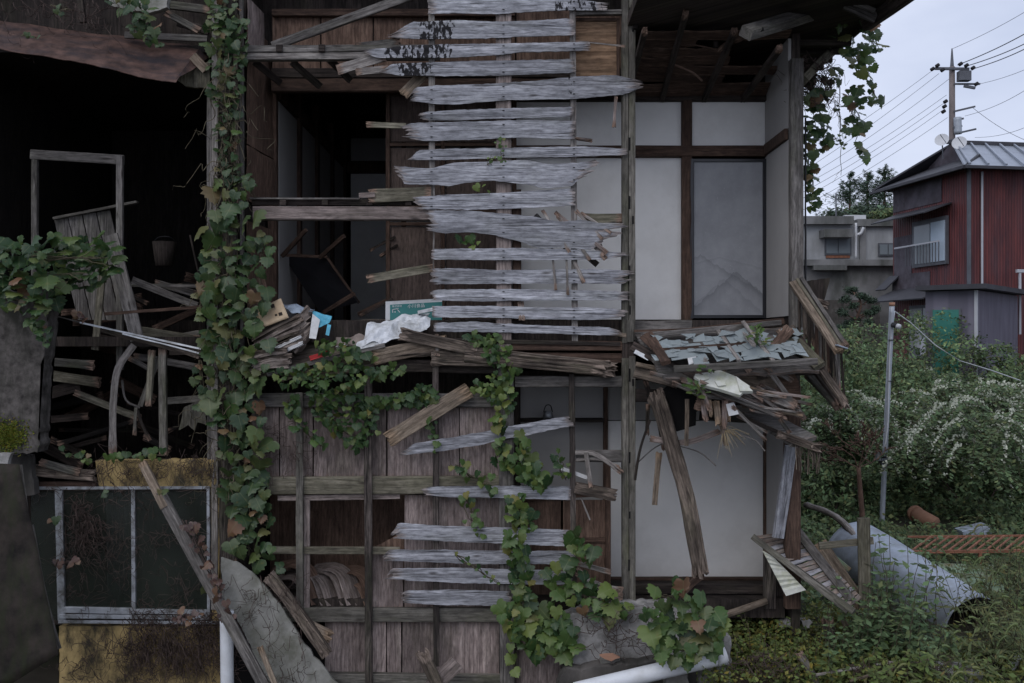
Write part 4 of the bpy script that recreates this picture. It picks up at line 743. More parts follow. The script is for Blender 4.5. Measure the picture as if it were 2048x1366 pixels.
def lettering(txt, x, y, h, Y, mat, parent, rz):
    cu = bpy.data.curves.new('lettering', 'FONT'); cu.body = txt; cu.size = h; to = bpy.data.objects.new('lettering_source', cu)
    COL.objects.link(to); me = bpy.data.meshes.new_from_object(to); COL.objects.unlink(to); bpy.data.objects.remove(to); me.name = 'lettering'; me.materials.clear(); me.materials.append(M[mat])
    o = bpy.data.objects.new('lettering', me); COL.objects.link(o); p = P(x, y, Y); o.parent = parent; o.location = p - worg(parent); o.rotation_euler = (math.radians(90 - 14), 0, 0); o.rotation_euler.y = rz; ORG[o.name] = p; return o
for (tx, x, y, h) in (('株式会社', 784, 614.5, 0.026), ('小川食品', 815, 615.5, 0.045)): lettering(tx, x, y, h, 0.315, 'white_paint', sg, -0.05)
for i, (x0, y0, x1, y1) in enumerate(((785, 619, 786, 630), (786, 619, 797, 617), (790, 622, 791, 630), (795, 619, 800, 625), (786, 628, 791, 624))): bar('emblem_stroke', x0, y0, x1, y1, 1.6, 0.003, 'white_paint', sg, Y=0.31, jit=0.0002)
# low tables tipped over in the upper left room
tb = thing('overturned_table', P(640, 625, 1.2), 'black low table tipped on its side with its legs in the air', 'table')
sheet('table_top', [P(565, 510, 1.6), P(650, 512, 1.3), P(715, 605, 1.0), P(640, 625, 1.4)], 'black_lacquer', tb, thick=0.03, nx=2, ny=2)
for a in ((565, 512, 612, 460), (640, 515, 688, 472), (648, 625, 708, 588), (718, 628, 776, 600)): bar('leg', *a, 8, 0.05, 'brown', tb, Y=1.1, Y1=0.9)
bar('table_rail', 568, 510, 655, 514, 6, 0.03, 'brown', tb, Y=1.25); bar('table_rail', 655, 516, 718, 606, 5, 0.03, 'brown', tb, Y=1.1)
for i, (a, lb) in enumerate((((740, 500, 790, 474), 'dark broken stick hanging before the pale back wall'), ((760, 512, 795, 490), 'thin dark splinter hanging just under the broken stick'), ((720, 632, 785, 598), 'dark rod lying by the foot of the pale back wall'))): bar('broken_stick', *a, 5, 0.02, 'dark', None, Y=1.0, Y1=0.86, label=lb, cat='stick', rag=(.03, 0))
bar('brown_lath', 522, 540, 537, 600, 7, 0.015, 'plybrown', None, Y=0.0, label='thin brown lath standing above the yellowed newspaper', cat='lath')
# ------------------------------------------------------------------ collapsed pent roof at the right of the facade
PR = thing('collapsed_pent_roof', P(1470, 900, -0.4), 'collapsed lean-to roof of splintered laths and boards between the storeys at right', 'roof')
sheet('roof_deck', [P(1272, 672, 0.0), P(1590, 650, 0.0), P(1640, 742, -0.75), P(1330, 760, -0.7)], 'postgrey', PR, nx=14, ny=8, thick=0.03, amp=0.04, freq=2, grain='h', edge=0.03)
sheet('roof_deck', [P(1345, 762, -0.55), P(1590, 735, -0.5), P(1600, 805, -0.35), P(1400, 800, -0.5)], 'plybrown', PR, nx=14, ny=8, thick=0.02, amp=0.05, freq=2.5, grain='h', edge=0.04)
sheet('deck_board', [P(1480, 738, -0.62), P(1545, 740, -0.6), P(1555, 800, -0.5), P(1470, 790, -0.55)], 'tan', PR, nx=8, ny=5, thick=0.012, amp=0.03, freq=3, grain='h', edge=0.03)
sheet('deck_board', [P(1503, 735, -0.66), P(1528, 733, -0.66), P(1546, 757, -0.6), P(1520, 764, -0.6)], 'rotten', PR, nx=4, ny=4, thick=0.02, amp=0.01, grain='v', edge=0.02)
sheet('facing_board', [P(1262, 640, 0.10), P(1384, 640, 0.10), P(1384, 690, 0.04), P(1262, 690, 0.04)], 'postgrey', PR, nx=4, ny=2, thick=0.02, amp=0.006, grain='h')
bar('facing_board', 1380, 662, 1568, 642, 13, 0.03, 'brown', PR, Y=0.03, Y1=0.0)
# the gable end: rafters and the broken sheathing hanging from them
for a, w, m in (((1585, 566, 1678, 705), 15, 'tan'), ((1594, 560, 1686, 700), 6, 'mossy'), ((1603, 558, 1693, 694), 8, 'postgrey')): bar('gable_rafter', *a, w, 0.05, m, PR, Y=-0.05, Y1=-0.85, rag=(0, .03), nw=6)
for i in range(19):
    u = i / 18; x = lerp(1588, 1682, u); y = lerp(585, 705, u); Yb = lerp(0.0, -0.75, u)
    bar('hanging_sheathing', x, y, x + R.uniform(-2, 7), y + R.uniform(60, 118) * (1 - 0.25 * abs(u - .5)), R.uniform(4, 9), 0.012, R.choice(['rotten', 'dark', 'postgrey', 'brown']), PR, Y=Yb + R.uniform(0, .08), rag=(0, .06), nw=4, jit=0.006)
bar('gable_rafter', 1582, 655, 1694, 812, 13, 0.06, 'rotten', PR, Y=-0.25, Y1=-1.0, rag=(0, .08), nw=6, jit=0.008); bar('gable_rafter', 1614, 747, 1678, 815, 14, 0.07, 'post', PR, Y=-0.2, Y1=-0.65, rag=(.02, .03), nw=5)
bar('gable_rafter', 1563, 658, 1640, 733, 25, 0.05, 'mossy', PR, Y=-0.2, Y1=-0.75, rag=(.02, .0), nw=5); bar('gable_rafter', 1600, 700, 1685, 808, 16, 0.06, 'dark', PR, Y=-0.2, Y1=-0.85, rag=(0, .1), nw=5)
bar('gable_rafter', 1545, 700, 1580, 655, 20, 0.04, 'brown', PR, Y=-0.55, rag=(.06, .02), nw=5); bar('eaves_plate', 1535, 742, 1645, 740, 20, 0.08, 'dark', PR, Y=-0.45, rag=(.04, .04))
bar('flashing', 1672, 690, 1694, 697, 3, 0.05, 'galvanised', PR, Y=-0.85)
# splintered laths
LA = ((1385, 768, 1560, 832, 7), (1400, 762, 1575, 838, 6), (1395, 772, 1566, 830, 5), (1440, 785, 1560, 795, 12), (1450, 777, 1560, 788, 7), (1400, 790, 1600, 815, 9), (1475, 832, 1535, 865, 5), (1465, 812, 1532, 880, 6), (1500, 820, 1565, 835, 4),
      (1536, 738, 1610, 838, 10), (1530, 735, 1585, 760, 9), (1548, 792, 1592, 812, 22), (1560, 838, 1580, 868, 8), (1420, 735, 1480, 755, 6), (1300, 745, 1420, 775, 7), (1345, 765, 1455, 815, 8), (1390, 745, 1420, 820, 7), (1500, 745, 1490, 730, 10))
for a in LA: bar('lath', *a[:4], a[4], 0.012, R.choice(['lath', 'pinkish', 'lath', 'postgrey', 'lath']), PR, Y=-0.75 + R.uniform(-.12, .1), Y1=-0.65 + R.uniform(-.2, .15), rag=(.03, .05), nw=4)
for i in range(44):
    x, y = R.uniform(1380, 1580), 0; y = lerp(755, 812, (x - 1380) / 200) + R.uniform(-22, 22); a = R.uniform(0.05, 0.6); l = R.uniform(18, 62)
    bar('splinter', x - l * math.cos(a), y - l * math.sin(a), x + l * math.cos(a), y + l * math.sin(a), R.uniform(2, 6), 0.008, R.choice(['lath', 'pinkish', 'lath', 'tan']), PR, Y=-0.70 + R.uniform(-.1, .2), rag=(.02, .04), nw=3)
sheet('soffit_panel', [P(1482, 822, -0.3), P(1560, 832, -0.2), P(1635, 872, -0.5), P(1590, 888, -0.6)], 'postgrey', PR, nx=10, ny=5, thick=0.05, amp=0.02, freq=3, grain='h', edge=0.02)
bar('soffit_edge', 1555, 868, 1640, 898, 16, 0.06, 'rotten', PR, Y=-0.6, rag=(.05, .12), nw=8, jit=0.014, rot=0.3); bar('soffit_edge', 1482, 832, 1575, 872, 7, 0.05, 'dark', PR, Y=-0.55)
for i in range(30):
    x = R.uniform(1590, 1640); path('hanging_fibre', [(x, 885, -0.6), (x + R.uniform(-4, 6), 900, -0.6), (x + R.uniform(-6, 8), R.uniform(910, 950), -0.6)], 1.2, 0.004, 'rotten', PR, nw=2)
for a in ((1406, 800, 1412, 842, 9), (1418, 800, 1422, 832, 6), (1432, 802, 1438, 850, 12), (1450, 800, 1448, 855, 11), (1460, 806, 1458, 842, 6)): bar('broken_stub', *a[:4], a[4], 0.02, R.choice(['tan', 'pinkish', 'tan']), PR, Y=-0.72, rag=(.02, .06), nw=5, rot=0.3)
bar('edge_board', 1392, 804, 1455, 822, 30, 0.03, 'dark', PR, Y=-0.62, rag=(.03, .06), nw=8, jit=0.012); sheet('felt_scrap', [P(1452, 808, -0.74), P(1468, 804, -0.74), P(1478, 828, -0.78), P(1458, 832, -0.78)], 'paper_white', PR, nx=3, ny=3, thick=0.005, amp=0.01)
fan = [[P(1447, 862, -0.7), P(1447 + math.cos(a) * l * .5, 862 + math.sin(a) * l * .5 - 4, -0.72), P(1447 + math.cos(a) * l, 862 + math.sin(a) * l + 6, -0.74)] for a, l in [(R.uniform(-0.5, 1.9), R.uniform(15, 55)) for _ in range(34)]]
tubes('straw_fan', fan, 0.003, 'fan_straw', PR, kind='stuff'); bar('straw_knot', 1443, 850, 1452, 890, 9, 0.03, 'rotten', PR, Y=-0.7, rag=(.02, .04), nw=6)
path('hanging_splint', [(1300, 878, -0.3), (1370, 885, -0.45), (1440, 862, -0.6)], 11, 0.012, 'pinkish', PR, rag=(.03, .03)); path('hanging_wire', [(1358, 892, -0.3), (1400, 905, -0.3), (1432, 932, -0.3)], 1.8, 0.005, 'lath', PR); path('hanging_wire', [(1470, 868, -0.6), (1510, 880, -0.6), (1530, 902, -0.6)], 1.8, 0.005, 'lath', PR)
path('hanging_wire', [(1270, 960, -0.1), (1280, 900, -0.2), (1300, 840, -0.3)], 5, 0.01, 'dark', PR)
path('hanging_wire', [(1276, 925, -0.1), (1310, 895, -0.2), (1345, 880, -0.3)], 2, 0.01, 'lath', PR)
for a in ((1296, 808, 1294, 870, 7), (1310, 795, 1330, 900, 12), (1290, 760, 1330, 880, 9)): bar('hanging_board', *a[:4], a[4], 0.015, 'dark', PR, Y=-0.15, rag=(.02, .05))
bar('hanging_board', 1318, 905, 1309, 1010, 11, 0.012, 'tan', PR, Y=-0.2, rag=(.03, .0)); bar('hanging_board', 1374, 798, 1373, 892, 8, 0.012, 'tan', PR, Y=-0.5)
bar('eaves_log', 1272, 742, 1354, 762, 28, 0.12, 'rotten', PR, Y=-0.2, Y1=-0.35, rag=(0, .02), nw=8, jit=0.008); bar('eaves_beam', 1268, 694, 1408, 766, 20, 0.09, 'dark', PR, Y=-0.15, Y1=-0.75, rag=(0, .08), nw=6, jit=0.006); bar('eaves_log', 1272, 728, 1330, 740, 9, 0.06, 'tan', PR, Y=-0.3, rag=(0, .05))
bar('edge_trim', 1270, 703, 1298, 718, 8, 0.02, 'plastic_white', PR, Y=-0.25, Y1=-0.33); slab('black_rubbish', [(1300, 790), (1360, 770), (1400, 790), (1392, 850), (1350, 862), (1330, 820)], -0.30, 0.2, 'black_void', PR, rough=0.02)
bar('eaves_beam', 1270, 790, 1545, 800, 26, 0.1, 'dark', PR, Y=0.0); bar('eaves_beam', 1400, 830, 1560, 840, 20, 0.08, 'dark', PR, Y=-0.05)
bb = bar('broken_beam', 1306, 782, 1322, 815, 26, 0.11, 'rotten', None, Y=-0.35, Y1=-0.38, label='stub', cat='beam') if False else None
path('broken_beam', [(1312, 782, -0.36), (1338, 870, -0.40), (1375, 1000, -0.46), (1402, 1152, -0.52)], 29, 0.12, 'rotten', None, rag=(.10, .12), nw=10, jit=0.013, label='big rotten broken beam dangling across the white lower wall', cat='beam')
bar('standing_plank', 1582, 892, 1556, 1075, 23, 0.05, 'silver', None, Y=-0.12, Y1=-0.02, nw=6, label='peeling pale plank standing against the right corner of the house', cat='plank')
path('floor_brace', [(1405, 1150, 0.3), (1385, 1165, 0.1), (1360, 1190, -0.05)], 14, 0.04, 'brown', None, label='short brown batten slanting under the tip of the dangling beam', cat='batten')
# broken glazed sash lying on the roof
SA = thing('fallen_window_sash', P(1465, 735, -0.5), 'fallen wooden window sash with shattered glass lying on the collapsed roof', 'window sash')
sweep('rail', [P(1282, 672, -0.18), P(1562, 645, -0.16)], 0.05, 0.04, 'postgrey', SA); sweep('rail', [P(1268, 662, -0.14), P(1480, 655, -0.13)], 0.02, 0.03, 'brown', SA); sweep('rail', [P(1348, 738, -0.86), P(1634, 723, -0.86)], 0.065, 0.05, 'postgrey', SA)
sweep('stile', [P(1296, 668, -0.18), P(1332, 726, -0.80)], 0.09, 0.04, 'brown', SA); sweep('stile', [P(1285, 675, -0.2), P(1312, 700, -0.5)], 0.05, 0.04, 'brown', SA)
for a in ((1436, 662, 1478, 722), (1486, 644, 1548, 724), (1484, 663, 1508, 690), (1400, 700, 1412, 722)): sweep('muntin', [P(a[0], a[1], -0.2), P(a[2], a[3], -0.84)], 0.035, 0.03, 'lath', SA)
sweep('muntin', [P(1310, 700, -0.55), P(1545, 684, -0.5)], 0.03, 0.03, 'brown', SA)
def on_deck(x, y, up=0.0):
    v = (y - lerp(668, 648, (x - 1290) / 280)) / 70; return P(x, y - up, lerp(-0.18, -0.86, max(0, min(1, v))))
for (xa, ya, xb, yb) in ((1475, 690, 1545, 722), (1400, 676, 1440, 700), (1448, 668, 1490, 690), (1520, 680, 1560, 705), (1330, 690, 1400, 722), (1555, 690, 1600, 716), (1420, 702, 1470, 724)):
    ps = [on_deck(xa, ya, 1), on_deck(xb, ya - 3, 1), on_deck(xb + 18, yb - 2, 1), on_deck(xb - 8, yb - 8, 1), on_deck(xa + 14, yb, 1)]; m = len(ps); mk('pane_fragment', ps + [p + Vector((0, .001, -.003)) for p in ps], [tuple(range(m)), tuple(range(2 * m - 1, m - 1, -1))] + [(q, (q + 1) % m, (q + 1) % m + m, q + m) for q in range(m)], 'shard_glass', SA)
for i in range(64):
    x = R.uniform(1310, 1470) if i < 34 else R.uniform(1470, 1600); y = lerp(672, 655, (x - 1300) / 280) + R.uniform(6, 58); s = R.uniform(8, 24); a0 = R.uniform(0, 6.28); k = R.choice([3, 4, 4, 5]); up = R.choice([0, 0, 2, 8]) 
    ps = [on_deck(x + math.cos(a0 + 6.28 * q / k) * s * R.uniform(.5, 1.2), y + math.sin(a0 + 6.28 * q / k) * s * .45 * R.uniform(.5, 1.2), 3 + (up if q == 0 else 0)) for q in range(k)]
    m = len(ps); mk('glass_shard', ps + [p + Vector((0, 0.001, -0.003)) for p in ps], [tuple(range(m)), tuple(range(2 * m - 1, m - 1, -1))] + [(q, (q + 1) % m, (q + 1) % m + m, q + m) for q in range(m)], 'shard_glass', SA)
for i, (p4, lb) in enumerate((([(1390, 748), (1440, 740), (1470, 752), (1500, 772), (1480, 790), (1440, 778), (1400, 768)], 'largest lichen-covered white board chunk on the collapsed roof'), ([(1388, 752), (1415, 748), (1418, 757), (1400, 762)], 'small flat white chip left of the lichen-covered chunk'), ([(1430, 762), (1448, 760), (1452, 770), (1436, 772)], 'small white flake on the middle of the lichen-covered chunk'), ([(1472, 752), (1492, 768), (1506, 782), (1480, 782)], 'pale broken flake at the right of the lichen-covered chunk'))):
    Yv = -0.72 - 0.03 * (i > 0); ps = [P(x, y, lerp(-0.76, -0.92, (y - 738) / 54) - 0.02 * (i > 0)) for x, y in p4]; m = len(ps)
    tag(mk('board_chunk', ps + [p + Vector((0, 0.02, -0.025)) for p in ps], [tuple(range(m))[::-1], tuple(range(m, 2 * m))] + [(q, (q + 1) % m, (q + 1) % m + m, q + m) for q in range(m)], 'lichen_board', None), lb, 'board chunk')
sheet('white_tile', [P(1375, 716, -0.72), P(1392, 713, -0.70), P(1394, 724, -0.8), P(1378, 729, -0.82)], 'paper_white', None, thick=0.01, nx=1, ny=1, label='small white square tile at the front edge of the fallen sash', cat='tile')
ch = slab('charred_board', [(1608, 562), (1660, 556), (1648, 602), (1636, 602), (1622, 590)], 0.05, 0.03, 'dark', None, label='charred black board end poking out behind the gable rafters', cat='board'); bar('charred_batten', 1632, 603, 1658, 612, 15, 0.04, 'rotten', None, Y=0.02, rag=(.02, .05), nw=6, label='ragged rotten batten end just below the charred board', cat='batten')
# ------------------------------------------------------------------ leaves and vines
def leaf_mesh(nm, mat, lob=1.0, curl=0.2, fold=0.18):
    half = [(0.0, 0.0), (0.13, 0.11), (0.33, 0.14), (0.49, 0.04), (0.57, -0.08), (0.50 - .02 * lob, -0.18), (0.60 + .03 * lob, -0.34), (0.48 - .05 * lob, -0.42), (0.45, -0.55), (0.31 - .03 * lob, -0.62), (0.25, -0.77), (0.11, -0.82), (0.0, -1.0)]
    out = half + [(-x, y) for x, y in half[-2:0:-1]]
    zz = lambda x, y: -fold * abs(x) - curl * (y + 0.4) ** 2 + 0.05 * math.sin(9 * x + 5 * y)
    rib = [(0.0, -0.08), (0.0, -0.30), (0.0, -0.55), (0.0, -0.80)]
    verts = [(x, y, zz(x, y)) for x, y in out] + [(x, y, 0.03 + zz(0, y)) for x, y in rib]; n = len(out); r0 = n
    faces = []
    def near(i):
        y = out[i][1]; return 0 if y > -0.05 else 1 if y > -0.40 else 2 if y > -0.70 else 3
    for i in range(n):
        j = (i + 1) % n; a, b = near(i), near(j); faces.append((i, j, r0 + b)) 
        if a != b: faces.append((i, r0 + b, r0 + a))
    me = bpy.data.meshes.new(nm); me.from_pydata(verts, [], faces); uvl = me.uv_layers.new(name='UVMap'); li = np.empty(len(me.loops), dtype=np.int32); me.loops.foreach_get('vertex_index', li)
    uvl.data.foreach_set('uv', np.array([(v[0], v[1]) for v in verts], dtype=np.float32)[li].ravel()); me.polygons.foreach_set('use_smooth', [True] * len(me.polygons)); me.materials.append(M[mat]); return me
LEAF = {m: [leaf_mesh('leaf', m, lob, cu, fo) for lob, cu, fo in ((1, .2, .18), (.4, .35, .1), (1.4, .1, .3), (.2, .25, .22), (.8, .5, .05))] for m in ('leaf_ivy', 'leaf_green', 'leaf_bright', 'leaf_dead')}
def put_leaf(parent, p, size, mat, out=(0, -1, 0), droop=0.25, spread=0.45):
    n = (Vector(out) + Vector((R.gauss(0, spread), R.gauss(0, spread * .4), R.gauss(0.35, spread)))).normalized()
    t = Vector((R.gauss(0, 0.4), -0.15, -1)); t = (t - n * t.dot(n)).normalized(); up = -t; rt = up.cross(n).normalized()
    o = bpy.data.objects.new('leaf', R.choice(LEAF[mat])); COL.objects.link(o); o.parent = parent
    m = Matrix((rt, up, n)).transposed().to_4x4() @ Matrix.Diagonal((size * R.uniform(.9, 1.1), size, size, 1)); m.translation = p - worg(parent) + up * size * 0.45; o.matrix_local = m
    return o
def vine(label, blobs, Y, mats, out=(0, -1, 0), depth=0.12, cat='ivy', name='ivy_vine', stems=True, spread=0.62, mind=0.55, stemmat='vine_stem', extra=None, sr=0.006, den=.72):
    """blobs: (x0, y0, x1, y1, radius px, leaf count, leaf size px)"""
    b0 = blobs[-1]; v = thing(name, P(b0[2], max(b[3] for b in blobs), Y(b0[2], b0[3]) if callable(Y) else Y), label, cat); got = []; paths = []; total = 0
    for (x0, y0, x1, y1, r, n, s) in blobs:
        k = tries = 0; n = max(2, int(n * den))
        while k < n and tries < n * 25 and total < 299:
            tries += 1; u = R.random(); a = R.uniform(0, 6.28); q = r * math.sqrt(R.random()); x, y = lerp(x0, x1, u) + q * math.cos(a), lerp(y0, y1, u) + q * math.sin(a); ss = s * R.choice((.5, .65, .8, .95, 1.1))
            if any((x - gx) ** 2 + (y - gy) ** 2 < (mind * (ss + gs) * .5) ** 2 for gx, gy, gs in got): continue
            got.append((x, y, ss)); k += 1; total += 1; yy = (Y(x, y) if callable(Y) else Y) - R.uniform(0, depth)
            put_leaf(v, P(x, y, yy), pxm(ss, yy), R.choice(mats), out, spread=spread)
        if stems:
            yy = Y(x0, y0) if callable(Y) else Y
            for q in range(3): paths.append(wavy(P(x0 + R.uniform(-r, r) * .5, y0, yy + .02), P(x1 + R.uniform(-r, r) * .5, y1, yy + .02), 10, 0.05))
            for q in range(max(2, n // 8)):
                u = R.random(); a = P(lerp(x0, x1, u), lerp(y0, y1, u), yy + .01); g_ = R.choice(got[-max(1, k):]) if got else (x0, y0, 1); paths.append(wavy(a, P(g_[0], g_[1], yy - .02), 5, 0.03))
    if extra: paths += extra
    if paths: tubes('stem', paths, sr, stemmat, v, K=4, kind='stuff')
    return v
IV = ['leaf_ivy'] * 5 + ['leaf_green'] * 2
vine('ivy with small leaves climbing the top of the party post', [(448, 0, 452, 190, 38, 120, 21), (448, 190, 455, 370, 27, 60, 19), (478, 30, 484, 130, 14, 16, 18), (490, 350, 505, 395, 18, 14, 16)], -0.10, IV)
vine('large-leaved ivy on the middle of the party post', [(462, 380, 478, 470, 42, 30, 36), (445, 470, 470, 700, 58, 95, 37), (520, 470, 520, 620, 22, 18, 33), (400, 560, 405, 640, 18, 8, 30)], -0.14, ['leaf_ivy'] * 6 + ['leaf_green'] * 2)
vine('large-leaved ivy on the lower party post, reddening towards the window', [(450, 700, 480, 900, 55, 75, 37), (485, 900, 505, 1110, 42, 62, 37), (540, 700, 528, 780, 12, 6, 36), (395, 720, 410, 830, 16, 10, 30), (560, 1135, 560, 1135, 8, 2, 28)], -0.14, ['leaf_ivy'] * 6 + ['leaf_green'])
vine('thick dark-green ivy clump over the broken wall at left', [(0, 520, 205, 515, 38, 100, 38), (0, 560, 180, 545, 34, 60, 38), (0, 600, 100, 600, 26, 16, 34), (60, 640, 98, 680, 16, 22, 18)], lambda x, y: -0.62 + (0.35 if x > 100 else 0), ['leaf_green'] * 4 + ['leaf_ivy'], out=(0, -.8, .5), depth=0.3, den=1.1, mind=.45)
vine('ivy hanging over the plaster chunk at the top left', [(240, 0, 300, 40, 28, 30, 24), (270, 50, 300, 75, 18, 20, 22), (318, 90, 318, 92, 6, 3, 22), (100, 10, 140, 20, 14, 5, 24), (45, 70, 75, 75, 8, 6, 15)], -0.25, IV)
SM = ['leaf_green'] * 5 + ['leaf_bright']
vine('small-leaved creeper on the sagging upper floor edge', [(560, 760, 720, 735, 20, 110, 16), (640, 700, 700, 690, 15, 40, 14), (600, 740, 640, 780, 18, 40, 20), (690, 770, 800, 740, 14, 50, 17), (680, 720, 740, 712, 12, 12, 22)], -0.22, SM + ['leaf_bright'], den=.6)
vine('creeper spreading down over the plywood beside the bark stud', [(690, 790, 730, 860, 32, 90, 18), (640, 815, 720, 885, 24, 70, 17), (605, 850, 640, 900, 14, 18, 16), (580, 800, 600, 860, 14, 18, 18)], -0.06, SM, den=.65)
vine('row of dark creeper leaves along the top rail', [(745, 812, 865, 795, 14, 75, 19), (830, 790, 865, 780, 12, 20, 18), (865, 840, 872, 900, 10, 14, 16)], -0.08, ['leaf_green'])
vine('yellow-green creeper climbing the centre post above the slipped board', [(940, 680, 985, 690, 16, 24, 19), (985, 690, 1015, 740, 26, 55, 20), (1000, 750, 1010, 810, 22, 38, 20), (950, 770, 985, 800, 16, 20, 20), (995, 820, 1005, 930, 14, 30, 22), (905, 930, 985, 975, 16, 18, 17), (930, 1000, 960, 1070, 20, 22, 17), (985, 980, 985, 984, 6, 3, 24)], -0.10, ['leaf_green'] * 2 + ['leaf_bright'] * 2)
vine('bright ivy cluster on the centre post beside the dark doorway', [(1040, 925, 1075, 960, 24, 34, 27), (1030, 1010, 1050, 1050, 24, 40, 24), (1115, 915, 1135, 960, 14, 14, 18), (1045, 880, 1050, 920, 12, 14, 22)], -0.14, ['leaf_bright'] * 3 + ['leaf_green'])
vine('ivy trailing over the lowest siding boards and the concrete footing', [(1030, 1085, 1045, 1140, 20, 32, 27), (1040, 1150, 1050, 1220, 20, 34, 30), (1025, 1235, 1080, 1290, 34, 42, 34), (1120, 1150, 1200, 1215, 34, 44, 34), (1100, 1230, 1130, 1290, 28, 26, 36), (1150, 1080, 1175, 1120, 16, 16, 34), (1020, 1300, 1030, 1340, 8, 6, 24), (1200, 1205, 1255, 1225, 12, 10, 26), (910, 1110, 1000, 1170, 8, 16, 14)], -0.24, ['leaf_bright'] * 4 + ['leaf_green'] * 2 + ['leaf_ivy'])
vine('large-leaved vine sprawling over the white pipe in the foreground', [(1330, 1190, 1385, 1215, 34, 16, 36), (1340, 1235, 1420, 1265, 40, 24, 44), (1310, 1290, 1400, 1305, 34, 20, 44), (1300, 1215, 1305, 1240, 14, 5, 34), (1420, 1275, 1440, 1290, 14, 5, 40)], -0.85, ['leaf_bright'] * 5 + ['leaf_ivy'] * 2 + ['leaf_green'], mind=0.5, den=.8)
EV = ['leaf_ivy'] * 4 + ['leaf_green', 'leaf_bright']
vine('ivy curtain hanging from the eaves against the right corner post', [(1625, 185, 1640, 260, 20, 40, 25), (1618, 260, 1625, 410, 14, 48, 23), (1645, 250, 1655, 300, 12, 14, 24), (1640, 190, 1680, 150, 18, 26, 20)], 0.35, EV, depth=0.3)
vine('loose ivy strand dangling in the sky below the eaves corner', [(1735, 25, 1748, 90, 18, 34, 25), (1700, 90, 1735, 150, 20, 34, 24), (1705, 180, 1715, 260, 20, 34, 26), (1745, 180, 1755, 210, 12, 10, 24), (1720, 290, 1735, 325, 10, 9, 24), (1660, 60, 1720, 20, 16, 20, 18)], 0.15, EV, depth=0.4, extra=[wavy(P(1680, 150, .2), P(1682, 350, .2), 14, .06), wavy(P(1715, 240, .2), P(1712, 300, .2), 8, .05)])
vine('wispy thin vine between the eaves ivy and the dangling strand', [(1660, 270, 1690, 290, 10, 16, 8), (1670, 200, 1690, 280, 8, 10, 9)], 0.25, EV, depth=0.1, extra=[wavy(P(1682, 340, .2), P(1665, 365, .2), 6, .05)], sr=0.003)
vine('yellow-green sprig in front of the board below the pointed plank', [(1000, 285, 1005, 320, 14, 16, 9), (975, 330, 985, 310, 8, 6, 8)], -0.14, ['leaf_bright'], sr=0.003)
vine('three-leaf sprig between the upper boards', [(955, 375, 985, 378, 10, 5, 18)], -0.05, ['leaf_bright'], stems=False, sr=0.003)
vine('small leaf sprig beneath the widest upper board', [(930, 480, 955, 490, 12, 7, 19)], -0.02, ['leaf_bright', 'leaf_green'], stems=False, sr=0.003)
vine('bright fern-like sprout on the fallen window sash', [(1500, 668, 1535, 690, 14, 26, 12), (1515, 655, 1520, 675, 8, 8, 12)], -0.6, ['leaf_bright'], out=(0, -.6, .8), name='sprout', cat='plant', sr=0.003)
vine('green seedling tuft at the edge of the lichen-covered chunk', [(1375, 770, 1405, 785, 14, 26, 13), (1400, 735, 1425, 745, 8, 6, 16)], -0.86, ['leaf_bright', 'leaf_green'], out=(0, -.6, .8), name='sprout', cat='plant', sr=0.003)
vine('sparse leaves along the ledge above the window', [(210, 915, 330, 910, 10, 22, 18), (120, 905, 180, 920, 12, 12, 16)], -0.15, ['leaf_green', 'leaf_bright', 'leaf_ivy'], cat='ivy')
vine('few pale leaves caught on the slanting plank and window', [(310, 980, 330, 990, 8, 4, 26), (95, 1040, 110, 1045, 8, 3, 24), (405, 1180, 408, 1184, 4, 2, 28), (205, 985, 210, 990, 5, 2, 20)], -0.42, ['leaf_ivy'], cat='ivy', stems=False)
vine('shrivelled brown leaves on the slanting plank', [(370, 1040, 430, 1160, 14, 26, 18), (430, 1160, 450, 1240, 14, 18, 18), (110, 1130, 150, 1120, 10, 10, 16), (145, 630, 170, 640, 6, 5, 22), (350, 1230, 400, 1240, 14, 14, 16)], -0.48, ['leaf_dead'], cat='dead vine', name='dead_vine', stemmat='twig')
def tangle(x0, y0, x1, y1, n, Y, l=90, dirn=None):
    ps = []
    for i in range(n):
        x, y = R.uniform(x0, x1), R.uniform(y0, y1); a = (R.uniform(0, 6.28) if dirn is None else dirn + R.gauss(0, .5)); L_ = R.uniform(.4, 1) * l
        ps.append(wavy(P(x, y, Y - R.uniform(0, .1)), P(x + L_ * math.cos(a), y + L_ * math.sin(a), Y - R.uniform(0, .1)), 18, 0.16))
    return ps
tubes('dead_creeper', tangle(140, 985, 190, 1080, 60, -0.1, 130, 1.4) + tangle(120, 980, 420, 1240, 75, -0.1, 90) + tangle(250, 1225, 430, 1260, 70, -0.12, 80, 0.2), 0.0035, 'twig', None, label='tangle of dead brown creeper stems over the aluminium window', cat='dead vine', kind='stuff')
tubes('dead_creeper', tangle(250, 1250, 440, 1300, 190, -0.12, 110, 1.6) + tangle(130, 1290, 440, 1366, 60, -0.1, 80), 0.0035, 'twig', None, label='curtain of dead creeper hanging over the yellow wall below the window', cat='dead vine', kind='stuff')
tubes('dead_creeper', tangle(450, 1150, 620, 1340, 46, -0.30, 110, 1.7), 0.003, 'twig', None, label='thin dark creeper stems on the fallen render slab', cat='dead vine', kind='stuff')
tubes('dead_creeper', tangle(200, 915, 430, 960, 70, -0.10, 50), 0.0028, 'twig', None, label='fine dead stems matted on the yellow lintel', cat='dead vine', kind='stuff')
tubes('dead_creeper', tangle(-10, -10, 200, 30, 26, -0.2, 150, 0.6), 0.004, 'twig', None, label='bare twigs sprawled over the rusted roof sheet', cat='dead vine', kind='stuff')
tubes('dead_creeper', tangle(1145, 1225, 1320, 1300, 26, -0.32, 130, 0.35), 0.0045, 'twig', None, label='dark runners spread across the concrete footing', cat='dead vine', kind='stuff')
